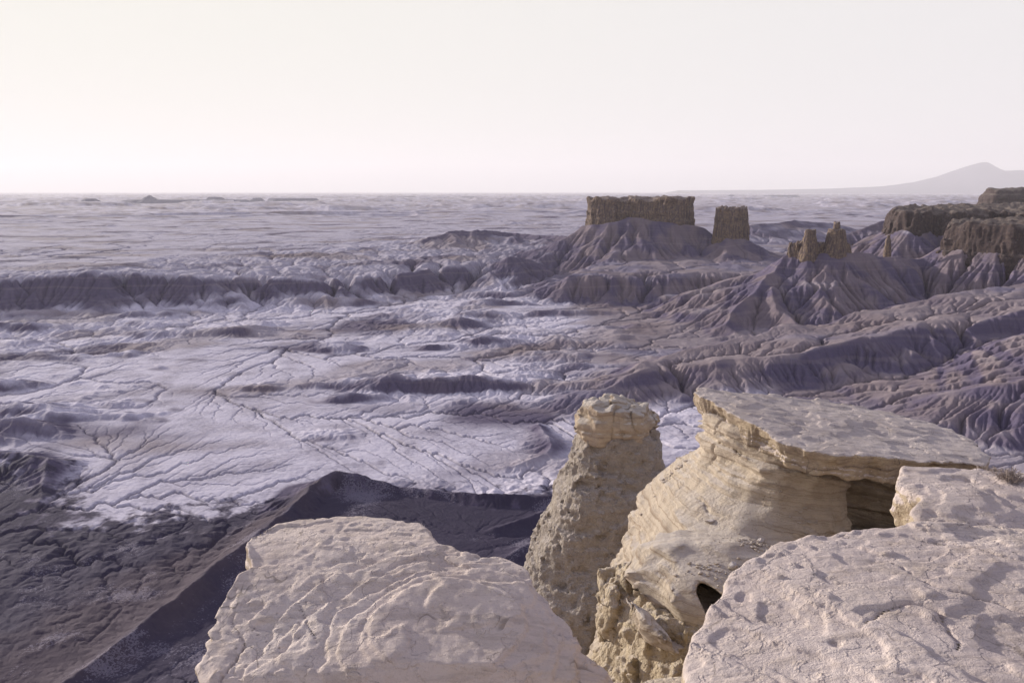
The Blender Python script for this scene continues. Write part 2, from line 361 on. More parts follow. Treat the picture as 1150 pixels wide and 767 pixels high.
def build_ground():
    A0 = R(36.5); r0, r1 = 170.0, 4200.0
    h = None
    for L, (NA, RAT, nit, ke, cr, cap, fl) in enumerate(LEV):
        az = np.linspace(-A0, A0, NA); da = az[1] - az[0]
        nr = int(math.log(r1 / r0) / RAT); rr = r0 * np.exp(np.linspace(0, math.log(r1 / r0), nr))
        rg, ag = np.meshgrid(rr, az, indexing='ij'); x = rg * np.sin(ag); y = rg * np.cos(ag)
        if h is None: h = macro(x, y); CARVE[0] = False; h0 = macro(x, y); CARVE[0] = True; h = h + 0.35 * n2(x / 17, y / 17, 41)
        else: h = up2(h, rg.shape)
        h = h + (0.0012 * rg * fbm2(ag / .02, np.log(rg) / .02, 4, 40) + 0.0010 * rg * n2(ag / .0035, np.log(rg) / .005, 43 + L)) * (1.0, 0.4, 0.13)[L] * (1 - 0.6 * sm(0.03, 0.14, ag))
        h, acc = erode(h, rg, da, RAT, nit, ke, cr, cap, fl)
        print('erosion', NA, nr, round(time.time() - T0, 1))
    h0 = up2(h0, h.shape)
    # slope of the broad form
    def slope(q):
        gr = np.gradient(q, axis=0) / (RAT * rg); ga = np.gradient(q, axis=1) / (da * rg); return np.hypot(gr, ga)
    s0 = slope(h0)
    for _ in range(22):
        s0[1:-1, 1:-1] = (s0[2:, 1:-1] + s0[:-2, 1:-1] + s0[1:-1, 2:] + s0[1:-1, :-2]) / 4
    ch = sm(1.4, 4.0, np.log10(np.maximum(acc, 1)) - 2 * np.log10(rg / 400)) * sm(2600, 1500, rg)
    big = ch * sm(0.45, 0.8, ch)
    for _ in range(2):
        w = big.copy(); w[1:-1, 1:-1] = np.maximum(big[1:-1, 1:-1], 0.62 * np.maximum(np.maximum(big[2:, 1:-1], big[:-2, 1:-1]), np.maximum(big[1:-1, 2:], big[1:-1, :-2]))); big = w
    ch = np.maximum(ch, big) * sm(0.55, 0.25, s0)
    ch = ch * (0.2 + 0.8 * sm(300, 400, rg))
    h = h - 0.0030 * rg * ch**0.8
    # ---- whole sheet: fine rows/cols plus inner rim rows, far rows and coarse columns round the back
    r_in = np.concatenate([[0.4, 3, 5, 6, 8], np.geomspace(10, 168, 36)])
    r_out = np.geomspace(4200 * 1.004, 70000, 260)
    R_all = np.concatenate([r_in, rr, r_out])
    a_l = np.linspace(-math.pi, -A0, 50)[:-1]; a_r = np.linspace(A0, math.pi, 50)[1:]
    A_all = np.concatenate([a_l, az, a_r])
    RG, AG = np.meshgrid(R_all, A_all, indexing='ij'); X = RG * np.sin(AG); Y = RG * np.cos(AG)
    Z = np.zeros(RG.shape)
    i0, j0 = len(r_in), len(a_l)
    front = np.abs(AG) <= A0
    far = RG > 4000
    Zf = far_height(X, Y, RG)
    mask = RG <= 4300
    need = mask.copy(); need[i0 + 2:i0 + nr - 2, j0 + 2:j0 + NA - 2] = False
    need[i0:i0 + nr, j0:j0 + 16] = mask[i0:i0 + nr, j0:j0 + 16]; need[i0:i0 + nr, j0 + NA - 16:j0 + NA] = mask[i0:i0 + nr, j0 + NA - 16:j0 + NA]
    Zm = np.full(RG.shape, BASE); Zm[need] = macro(X[need], Y[need])
    BEN = np.zeros(RG.shape); BEN[RG > 1500] = 0.15; q = (slice(i0, i0 + nr, 3), slice(j0, j0 + NA, 3)); BEN[i0:i0 + nr, j0:j0 + NA] = up2(macro(X[q], Y[q], True)[1], (nr, NA))
    print('macro2', round(time.time() - T0, 1))
    # behind the camera the rim is a plateau
    back = sm(R(60), R(95), np.abs(AG)); Zm = Zm * (1 - back) + back * (-4.0 + 2 * n2(X / 60, Y / 60, 3))
    Z = np.where(mask, Zm, Zf)
    k = sm(2600, 4100, rr)[:, None]
    fine = h * (1 - k) + k * far_height(x, y, rg)
    edge = np.minimum(np.arange(NA), np.arange(NA)[::-1]); e = sm(0, 12, edge)[None, :]
    fine = fine * e + (1 - e) * Z[i0:i0 + nr, j0:j0 + NA]
    Z[i0:i0 + nr, j0:j0 + NA] = fine
    Z = np.minimum(Z, np.where(RG < 8, -5.0 - RG, 1e9)) if False else Z
    Z[0, :] = -7.0
    Z[RG < 9.9] = np.minimum(Z[RG < 9.9], -9)
    C = np.zeros(RG.shape + (4,), np.float32); C[..., 3] = 1
    S = np.full(RG.shape, 0.05); S[i0:i0 + nr, j0:j0 + NA] = s0
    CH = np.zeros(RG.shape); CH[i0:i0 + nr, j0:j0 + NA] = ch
    RGl = RG
    BEN = np.maximum(BEN, 0.85 * sm(0.06, 0.16, AG) * sm(560, 640, RG) * sm(1150, 1000, RG))
    patch = fbm2(X / 150, Y / 110, 4, 50)
    pale = sm(0.40, 0.15, S + 0.10 * fbm2(X / 40, Y / 40, 3, 51)) * sm(-0.55, 0.15, patch + 0.25) * (1 - 0.8 * np.clip(BEN, 0, 1))
    px_right = AG
    dark = sm(395, 330, RGl * (1 + 0.10 * fbm2(X / 30, Y / 30, 4, 52)) + 130 * (AG + 0.30)**2)
    d_edge = poly_sd(X, Y, [W(-400, 500, 420), W(0, 505, 420), W(55, 512, 408), W(50, 550, 375), W(100, 592, 345), W(215, 582, 350), W(340, 545, 366), W(375, 530, 372), W(640, 545, 362), W(900, 560, 360), W(900, 900, 60), W(-500, 900, 60)])
    dark = sm(-12, 14, d_edge + 22 * fbm2(X / 13, Y / 13, 5, 53, 0.65))
    brown = sm(0.0, 0.5, 0.35 * sm(2500, 6000, RG) + fbm2(X / 190 + 5, Y / 120, 3, 54) + 0.9 * sm(0.05, 0.22, AG) * sm(1100, 950, RG) * sm(520, 640, RG) - 0.1) * sm(0.42, 0.2, S)  # browner with range: far haze fade painted into the ground colour
    brown = np.maximum(brown, 0.75 * sm(0.02, 0.10, AG) * sm(760, 860, RG) * sm(1750, 1500, RG) * sm(-0.35, 0.3, fbm2(X / 45, Y / 45, 3, 56)))
    strip = poly_sd(X, Y, [W(*q) for q in ((345, 545, 352), (372, 530, 366), (330, 548, 335), (240, 636, 270), (150, 702, 230), (60, 770, 200), (-60, 830, 180), (-60, 760, 215), (60, 700, 250), (150, 650, 285), (240, 605, 320))])  # sunlit flank of the near crest, its warm light painted in as brown
    brown = np.maximum(brown * (1 - dark), dark * sm(-14, 10, strip + 8 * fbm2(X / 16, Y / 16, 4, 55)))
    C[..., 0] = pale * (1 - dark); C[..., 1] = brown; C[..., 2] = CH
    DK = dark
    C[..., 3] = DK
    nI, nJ = RG.shape
    V = np.stack([X, Y, Z], -1).reshape(-1, 3)
    ii, jj = np.meshgrid(np.arange(nI - 1), np.arange(nJ - 1), indexing='ij'); k = (ii * nJ + jj).ravel()
    Fc = np.stack([k, k + 1, k + nJ + 1, k + nJ], 1)[:, ::-1]
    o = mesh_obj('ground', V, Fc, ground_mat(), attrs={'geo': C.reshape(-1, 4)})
    tag(o, kind='structure')
    return o, (rr, az, fine)

def far_height(x, y, r):
    z = -112 + 7 * fbm2(x / 900, y / 900, 4, 60)
    rid = 1 - np.abs(fbm2(x / 520 + 9, y / 520, 4, 61)) * 2.2
    z = z + 9 * np.clip(rid, 0, 1)**2 * sm(1500, 3500, r) * (1 - 0.65 * sm(5000, 14000, r))
    # scattered mesas standing on the plain
    q = fbm2(x / 1500, y / 1100, 4, 62)
    z = z + 16 * sm(0.30, 0.38, q) * sm(2600, 4500, r) + 10 * sm(0.46, 0.5, q) * sm(2600, 4500, r)
    return z

def ground_mat():
    m, t, b = new_mat('ground_shale')
    g = t.n('ShaderNodeNewGeometry'); tc = t.n('ShaderNodeTexCoord').outputs['Object']
    at = t.n('ShaderNodeAttribute', attribute_name='geo')
    sep = t.n('ShaderNodeSeparateColor', i_0=at.outputs['Color'])
    pale, brown, chan, dark = sep.outputs[0], sep.outputs[1], sep.outputs[2], at.outputs['Alpha']
    n_a = t.noise(tc, 0.035, 6, 0.6); n_b = t.noise(tc, 0.4, 5, 0.65); n_c = t.noise(tc, 0.009, 4, 0.55)
    shale = t.mix(n_a, C_SHALE0, C_SHALE1)
    shale = t.mix(t.math('MULTIPLY', brown, 0.85), shale, t.mix(n_a, C_BRN0, C_BRN1))
    palec = t.mix(n_b, C_PALE0, C_PALE1)
    pf = t.math('MULTIPLY', pale, t.ramp(t.math('ADD', n_a, t.math('MULTIPLY', n_b, 0.5)), 0.45, 0.85, 0.45, 1.0))
    pf = t.math('MULTIPLY', pf, t.math('SUBTRACT', 1.0, t.math('MULTIPLY', brown, 0.55)))
    c = t.mix(pf, shale, palec)
    # near dark shale with speckled pale chips
    dk = t.mix(n_a, C_DARK0, C_DARK1)
    dk = t.mix(t.math('MULTIPLY', brown, 0.5), dk, t.mix(n_b, (0.085, 0.062, 0.072), (0.155, 0.115, 0.120)))
    spk = t.ramp(t.math('MULTIPLY', t.noise(tc, 1.3, 3, 0.75), t.ramp(n_a, 0.2, 0.8)), 0.36, 0.44)
    dk = t.mix(t.math('MULTIPLY', spk, 0.24), dk, C_PALE0)
    c = t.mix(t.math('MULTIPLY', t.ramp(t.noise(tc, 0.02, 4, 0.6), 0.5, 0.7), 0.25), c, C_BRN0)
    # wash beds: silt and scrub, gully shade painted into the same dark colour
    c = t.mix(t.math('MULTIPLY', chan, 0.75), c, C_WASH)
    # thin bedding lines on the slopes
    sx = t.n('ShaderNodeSeparateXYZ', i_0=tc)
    zz = t.math('ADD', sx.outputs[2], t.math('MULTIPLY', n_c, 14.0))
    cmb = t.n('ShaderNodeCombineXYZ', i_2=zz)
    bed = t.noise(cmb.outputs[0], 0.35, 3, 0.6)
    c = t.mix(t.math('MULTIPLY', t.ramp(bed, 0.5, 0.62), 0.22), c, C_BRN1)
    c = t.mix(dark, c, dk)
    t.l(c, b.inputs['Base Color'])
    bh = t.math('ADD', t.math('MULTIPLY', t.noise(tc, 0.12, 8, 0.62), 2.2), t.math('MULTIPLY', n_b, 0.35))
    bp = t.n('ShaderNodeBump', i_Strength=0.55, i_Distance=1.0, i_Height=bh)
    t.l(bp.outputs[0], b.inputs['Normal'])
    return m
C_SHALE0, C_SHALE1 = (0.076, 0.061, 0.110), (0.155, 0.130, 0.190)
C_BRN0, C_BRN1 = (0.165, 0.125, 0.135), (0.31, 0.25, 0.245)
C_PALE0, C_PALE1 = (0.49, 0.45, 0.54), (0.74, 0.695, 0.775)
C_DARK0, C_DARK1 = (0.033, 0.028, 0.054), (0.068, 0.055, 0.090)
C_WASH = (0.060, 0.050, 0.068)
# ================================================================== ROCK BUILDER (implicit volume -> surface net)
def surface_net(f, org, vox):
    nx, ny, nz = f.shape; s = f < 0
    cnt = np.zeros((nx - 1, ny - 1, nz - 1), np.int8)
    for a in (0, 1):
        for b in (0, 1):
            for c in (0, 1): cnt += s[a:nx - 1 + a, b:ny - 1 + b, c:nz - 1 + c]
    act = (cnt > 0) & (cnt < 8); I, J, K = np.nonzero(act)
    vid = np.full(cnt.shape, -1, np.int32); vid[I, J, K] = np.arange(len(I))
    P = np.zeros((len(I), 3)); n = np.zeros(len(I))
    cor = [(a, b, c) for a in (0, 1) for b in (0, 1) for c in (0, 1)]
    val = {q: f[I + q[0], J + q[1], K + q[2]].astype(np.float64) for q in cor}
    for q in cor:
        for ax in range(3):
            if q[ax] == 0:
                p = list(q); p[ax] = 1; p = tuple(p); a, b = val[q], val[p]
                m = (a < 0) != (b < 0); t = np.where(m, a / np.where(m, a - b, 1), 0)
                e = np.zeros((len(I), 3)); e[:] = q; e[:, ax] += t; P += e * m[:, None]; n += m
    P = P / n[:, None] + np.stack([I, J, K], 1); V = P * vox + np.array(org)
    Fs = []
    for ax in range(3):
        sl0 = [slice(None)] * 3; sl1 = [slice(None)] * 3; sl0[ax] = slice(0, -1); sl1[ax] = slice(1, None)
        a = s[tuple(sl0)]; b = s[tuple(sl1)]; x = a != b
        o1, o2 = [(1, 2), (2, 0), (0, 1)][ax]
        E = list(np.nonzero(x)); ok = (E[o1] > 0) & (E[o2] > 0) & (E[o1] < f.shape[o1] - 1) & (E[o2] < f.shape[o2] - 1)
        E = [e[ok] for e in E]; fl = a[tuple(E)]
        def vv(d1, d2):
            q = [e.copy() for e in E]; q[o1] = q[o1] - d1; q[o2] = q[o2] - d2; return vid[q[0], q[1], q[2]]
        Q = np.stack([vv(1, 1), vv(0, 1), vv(0, 0), vv(1, 0)], 1)
        Q[~fl] = Q[~fl][:, ::-1]; Fs.append(Q)
    Fc = np.concatenate(Fs); Fc = Fc[(Fc >= 0).all(1)]
    return V, Fc
def rpoly(P, n=1):            # rounds a polygon by corner cutting
    P = np.array([p[:2] for p in P], float)
    for _ in range(n):
        Q = np.roll(P, -1, 0); P = np.stack([0.75 * P + 0.25 * Q, 0.25 * P + 0.75 * Q], 1).reshape(-1, 2)
    return P
def sd_field(levels, xs, ys, zs, rnd=1):
    """lofted outline: levels = [(z, polygon)], interpolated in between; negative inside"""
    X, Y = np.meshgrid(xs, ys, indexing='ij'); lv = sorted(levels, key=lambda q: q[0])
    S = [-poly_sd(X, Y, rpoly(p, rnd)) for z, p in lv]; Z = [z for z, p in lv]
    out = np.empty((len(xs), len(ys), len(zs)), np.float32)
    for k, z in enumerate(zs):
        i = int(np.clip(np.searchsorted(Z, z) - 1, 0, len(Z) - 2)) if len(Z) > 1 else 0
        if len(Z) == 1: out[:, :, k] = S[0]; continue
        t = np.clip((z - Z[i]) / (Z[i + 1] - Z[i]), 0, 1); out[:, :, k] = S[i] * (1 - t) + S[i + 1] * t
    return out
def rock_mesh(bounds, vox, base, detail, band):
    """bounds ((x0,x1),(y0,y1),(z0,z1)); base(xs,ys,zs)->field; detail(x,y,z)->offset added near the surface"""
    ax = [np.arange(a - 2 * vox, b + 2 * vox, vox) for a, b in bounds]
    f = base(*ax).astype(np.float32)
    m = np.abs(f) < band; I, J, K = np.nonzero(m)
    gz = np.gradient(f, axis=2)[m] / vox
    f[m] += detail(ax[0][I], ax[1][J], ax[2][K], gz)
    return surface_net(f, [a[0] for a in ax], vox)
def top_clip(f, xs, ys, zs, ztop, k):
    X, Y = np.meshgrid(xs, ys, indexing='ij'); zt = ztop(X, Y)
    g = zs[None, None, :] - zt[:, :, None]; return smax(f, g, k)

def rock_mat(name, top0, top1, side0, side1, scale=1.0, band=0.0, band_dir=(0, 0, 1), flake=1.0, crumb=0.0, stain=(0.20, 0.15, 0.11), streak=0.0, rust=0.35, bumpd=0.016, up0=0.45, up1=0.85):
    """weathered sandstone: dusty rind on level faces, fresher stone on the broken sides"""
    m, t, b = new_mat(name)
    tc = t.n('ShaderNodeTexCoord').outputs['Object']; g = t.n('ShaderNodeNewGeometry')
    nz = t.n('ShaderNodeSeparateXYZ', i_0=g.outputs['True Normal']).outputs[2]
    mp = t.n('ShaderNodeMapping', i_Vector=tc); mp.inputs['Scale'].default_value = (scale,) * 3; v = mp.outputs[0]
    n1_ = t.noise(v, 1.3, 6, 0.6); n2_ = t.noise(v, 7.0, 6, 0.65); n3_ = t.noise(v, 38.0, 4, 0.7)
    topc = t.mix(t.ramp(n1_, 0.3, 0.7), top0, top1); topc = t.mix(t.math('MULTIPLY', t.ramp(n2_, 0.5, 0.72), 0.35), topc, side1)
    sidec = t.mix(t.ramp(n2_, 0.3, 0.7), side0, side1)
    dt = t.n('ShaderNodeVectorMath', operation='DOT_PRODUCT', i_0=v, i_1=band_dir).outputs['Value']
    wz = t.math('ADD', dt, t.math('MULTIPLY', n1_, 0.22))
    cz = t.n('ShaderNodeCombineXYZ', i_2=wz)
    bn = t.noise(cz.outputs[0], 16.0, 5, 0.7); bn2 = t.noise(cz.outputs[0], 60.0, 2, 0.6)
    if band:
        sidec = t.mix(t.math('MULTIPLY', t.ramp(bn, 0.50, 0.62), band), sidec, stain)
        sidec = t.mix(t.math('MULTIPLY', t.ramp(bn2, 0.55, 0.66), band * 0.6), sidec, stain)
    if streak:                 # vertical desert varnish
        ms = t.n('ShaderNodeMapping', i_Vector=tc); ms.inputs['Scale'].default_value = (scale * 9, scale * 9, scale * 0.7)
        sidec = t.mix(t.math('MULTIPLY', t.ramp(t.noise(ms.outputs[0], 1.0, 5, 0.65), 0.46, 0.62), streak), sidec, stain)
    sidec = t.mix(t.math('MULTIPLY', t.ramp(t.noise(v, 2.6, 5, 0.6, 0.6), 0.55, 0.72), rust), sidec, stain)
    up = t.ramp(t.math('ADD', nz, t.math('MULTIPLY', t.math('SUBTRACT', n2_, 0.5), 0.5)), up0, up1)
    c = t.mix(up, sidec, topc)
    c = t.mix(t.math('MULTIPLY', t.ramp(n3_, 0.58, 0.72), 0.4), c, stain)
    # flaking: stepped contours of a slow noise, dirt and edge shade painted along lips
    fl = t.math('MULTIPLY', t.math('ADD', n1_, t.math('MULTIPLY', n2_, 0.12)), 9.0)
    fr = t.math('FRACT', fl); st = t.math('ADD', t.math('FLOOR', fl), t.ramp(fr, 0.0, 0.16))
    fl2 = t.math('FRACT', t.math('MULTIPLY', t.noise(v, 1.5, 3, 0.45, 0.5), 8.0))
    lip = t.math('MULTIPLY', t.ramp(fl2, 0.07, 0.015), t.ramp(t.noise(v, 4.0, 3, 0.6), 0.50, 0.62))
    c = t.mix(t.math('MULTIPLY', lip, 0.6 * min(flake, 1.0)), c, tuple(q * 0.55 for q in stain))
    mot = t.noise(v, 0.9, 5, 0.7, 0.8)
    c = t.mix(t.math('MULTIPLY', t.ramp(mot, 0.42, 0.66), 0.45), c, t.mix(0.5, c, side1))
    mg = t.n('ShaderNodeMapping', i_Vector=v); mg.inputs['Rotation'].default_value = (0, 0, 0.45); mg.inputs['Scale'].default_value = (3.5, 20.0, 14.0)
    grain = t.noise(mg.outputs[0], 1.0, 5, 0.65, 0.3)
    c = t.mix(t.math('MULTIPLY', t.ramp(grain, 0.48, 0.66), 0.30), c, stain)
    pv = t.n('ShaderNodeTexVoronoi', i_Vector=v, i_Scale=26.0)
    pit = t.math('MULTIPLY', t.ramp(pv.outputs[0], 0.22, 0.08), t.ramp(t.noise(v, 2.3, 4, 0.65), 0.52, 0.64))
    c = t.mix(t.math('MULTIPLY', pit, 0.45), c, tuple(q * 0.6 for q in stain))
    t.l(c, b.inputs['Base Color'])
    h = t.math('MULTIPLY', st, 0.5 * flake)
    h = t.math('ADD', h, t.math('MULTIPLY', grain, 1.3)); h = t.math('ADD', h, t.math('MULTIPLY', pit, -0.8))
    h = t.math('ADD', h, t.math('MULTIPLY', n3_, 1.3)); h = t.math('ADD', h, t.math('MULTIPLY', n2_, 0.8))
    h = t.math('ADD', h, t.math('MULTIPLY', t.noise(v, 130.0, 4, 0.75), 0.5))
    if band: h = t.math('ADD', h, t.math('MULTIPLY', t.math('ADD', bn, t.math('MULTIPLY', bn2, 0.4)), t.math('MULTIPLY', t.math('SUBTRACT', 1.0, up), 4.0 * band)))
    if crumb:
        vo = t.n('ShaderNodeTexVoronoi', i_Vector=v, i_Scale=24.0); vo2 = t.n('ShaderNodeTexVoronoi', i_Vector=v, i_Scale=60.0)
        h = t.math('ADD', h, t.math('MULTIPLY', t.math('ADD', vo.outputs[0], t.math('MULTIPLY', vo2.outputs[0], 0.5)), -2.2 * crumb))
    bp = t.n('ShaderNodeBump', i_Strength=0.8, i_Distance=bumpd / scale, i_Height=h); t.l(bp.outputs[0], b.inputs['Normal'])
    return m

# ================================================================== BUTTES AND CLIFFS
def cliff(name, outline, z0, ztop, vox, mat, seed, flute=3.0, lam=9.0, batter=0.10, strata=1.2, lay=7.0, topn=2.0, rnd=1, parent=None):
    xy = np.array([p[:2] for p in outline]); cx, cy = xy.mean(0)
    grow = (ztop - z0) * batter + flute * 1.3 + 2
    b = ((xy[:, 0].min() - grow, xy[:, 0].max() + grow), (xy[:, 1].min() - grow, xy[:, 1].max() + grow), (z0, ztop + topn * 2 + 1))
    def base(xs, ys, zs):
        f = sd_field([(0, outline)], xs, ys, zs, rnd)
        f = f - ((ztop - zs) * batter)[None, None, :]
        f = smax(f, (zs - ztop)[None, None, :] + 0 * f, max(vox * 1.2, 0.7 * flute))
        return f
    def detail(x, y, z, nz):
        s = seed * 3
        d = flute * n3(x / lam, y / lam, z / (lam * 4), s) + 0.55 * flute * (np.abs(n3(x / (lam * .45), y / (lam * .45), z / (lam * 2.2), s + 1)) * 2 - .6)
        d = d + 0.3 * flute * n3(x / (lam * .2), y / (lam * .2), z / (lam * .35), s + 2)
        d = d + strata * steps1((z + 2.0 * n2(x / 40, y / 40, s)) / lay, s)
        up = sm(ztop - min(7, 0.12 * (ztop - z0)), ztop - 0.5, z)
        return d * (1 - up) + up * (topn * 1.5 * fbm2(x / (lam * 1.4), y / (lam * 1.4), 4, s + 4) + 0.4 * d)
    V, Fc = rock_mesh(b, vox, base, detail, flute * 2.2 + strata + topn)
    o0 = np.array([cx, cy, z0]); o = mesh_obj(name, V - o0, Fc, mat, parent); o.location = o0.tolist()
    return o
def build_cliffs():
    mt = rock_mat('butte_rock', (0.23, 0.185, 0.17), (0.30, 0.245, 0.21), (0.34, 0.25, 0.165), (0.15, 0.112, 0.10), scale=0.05, band=0.3, streak=0.85, stain=(0.082, 0.062, 0.075), rust=0.9, bumpd=0.03)
    md = rock_mat('rim_cliff_rock', (0.15, 0.12, 0.11), (0.20, 0.165, 0.14), (0.125, 0.09, 0.078), (0.07, 0.052, 0.055), scale=0.05, band=0.15, streak=0.8, stain=(0.055, 0.042, 0.048), rust=0.55, bumpd=0.03)
    mesa = [W(660, 240, 1445), W(672, 240, 1425), W(690, 240, 1418), W(698, 240, 1432), W(716, 240, 1412), W(735, 240, 1400), W(752, 240, 1380), W(766, 240, 1384), W(777, 240, 1412), W(776, 240, 1480), W(735, 240, 1520), W(690, 240, 1520), W(664, 240, 1490)]
    o = cliff('mesa', mesa, -105, ztop_of(223.5, 1410), 1.25, mt, 1, flute=4.4, lam=15, strata=0.8, topn=3.2)
    tag(o, 'broad flat-topped mesa of dark brown cliffs on a fluted talus cone', 'mesa', 'buttes of the middle distance')
    b = [W(803, 250, 1335), W(812, 250, 1322), W(826, 250, 1318), W(838, 250, 1330), W(839, 250, 1365), W(825, 250, 1385), W(806, 250, 1372)]
    o = cliff('square_butte', b, -110, ztop_of(234.5, 1335), 0.9, mt, 2, flute=2.8, lam=10, batter=0.07, strata=0.6, topn=3.2)
    tag(o, 'square single-block butte standing right of the long mesa', 'butte', 'buttes of the middle distance')
    # hoodoo ridge: wall with two towers and a thin pinnacle further right
    def hood(name, px, w, ptop, zb, D, dep, seed, label, fl=2.0, lam=6, bat=0.2):
        q = [W(px - w, 270, D + 2), W(px - w * .5, 270, D - dep * .5), W(px + w * .5, 270, D - dep * .5), W(px + w, 270, D), W(px + w * .8, 270, D + dep * .5), W(px - w * .7, 270, D + dep * .5)]
        o = cliff(name, q, zb, ztop_of(ptop, D), 0.6, mt, seed, flute=fl, lam=lam, batter=bat, strata=0.35, lay=5, topn=0.8)
        return tag(o, label, 'rock tower', 'towers on the badland ridge')
    hood('rock_tower', 909, 6.2, 258, -100, 940, 14, 4, 'squat left tower of the jagged wall on the badland ridge', 1.4)
    hood('rock_tower', 939, 10, 257.5, -100, 938, 20, 5, 'tall pyramid-shaped tower with a knob on top, biggest on the badland ridge', 1.5, 6, 0.2)
    hood('rock_tower', 938.5, 3.2, 249.5, -60, 938, 7, 9, 'small round knob balanced on the tallest ridge tower', 0.5, 4, 0.12)
    hood('rock_pinnacle', 997.5, 1.9, 264, -76, 962, 5, 6, 'lone thin pinnacle on the crest right of the towers', 0.7, 4, 0.11)
    q = [W(886, 270, 952), W(893, 270, 944), W(905, 270, 940), W(925, 270, 936), W(950, 270, 934), W(957, 270, 944), W(945, 270, 950), W(915, 270, 953)]
    tag(cliff('rock_wall', q, -100, ztop_of(274, 944), 0.7, mt, 7, flute=2.6, lam=6, batter=0.2, strata=0.35, lay=5, topn=3.2), 'low jagged brown rock wall joining the towers of the badland ridge', 'rock wall')
    # the plateau on the right, two tiers and a far cap
    tag(cliff('plateau_cliff', PLATEAU, -95, ztop_of(238, 1120), 2.0, md, 11, flute=8, lam=19, batter=0.2, strata=1.0, lay=9, topn=3.5), 'long dark plateau cliff on the right edge, upper tier', 'cliff')
    tag(cliff('plateau_cliff', PLATEAU2, -105, ztop_of(252, 900), 1.5, md, 12, flute=6, lam=14, batter=0.24, strata=0.9, lay=7, topn=2.5), 'lower and nearer dark cliff tier jutting below the long plateau cliff', 'cliff')
    q = [W(1106, 225, 2250), W(1124, 225, 2200), W(1160, 225, 2200), W(1300, 225, 2200), W(1300, 225, 2600), W(1112, 225, 2500)]
    tag(cliff('mesa', q, -70, ztop_of(213, 2250), 4.0, md, 13, flute=8, lam=30, batter=0.45, strata=4, lay=14, topn=4), 'reddish mesa rising behind the plateau at the right edge', 'mesa')
    q = [W(999, 240, 1385), W(1003, 240, 1380), W(1005, 240, 1388), W(1001, 240, 1392)]
    tag(cliff('boulder', q, ztop_of(246, 1385) - 6, ztop_of(239, 1385), 0.8, md, 14, flute=0.8, lam=5, strata=0.3, topn=0.6), 'tiny dark knob of rock on the skyline slope left of the plateau', 'boulder')
def ztop_of(py, D):
    d = ray(575, py); return D * d[2] / math.hypot(d[0], d[1])

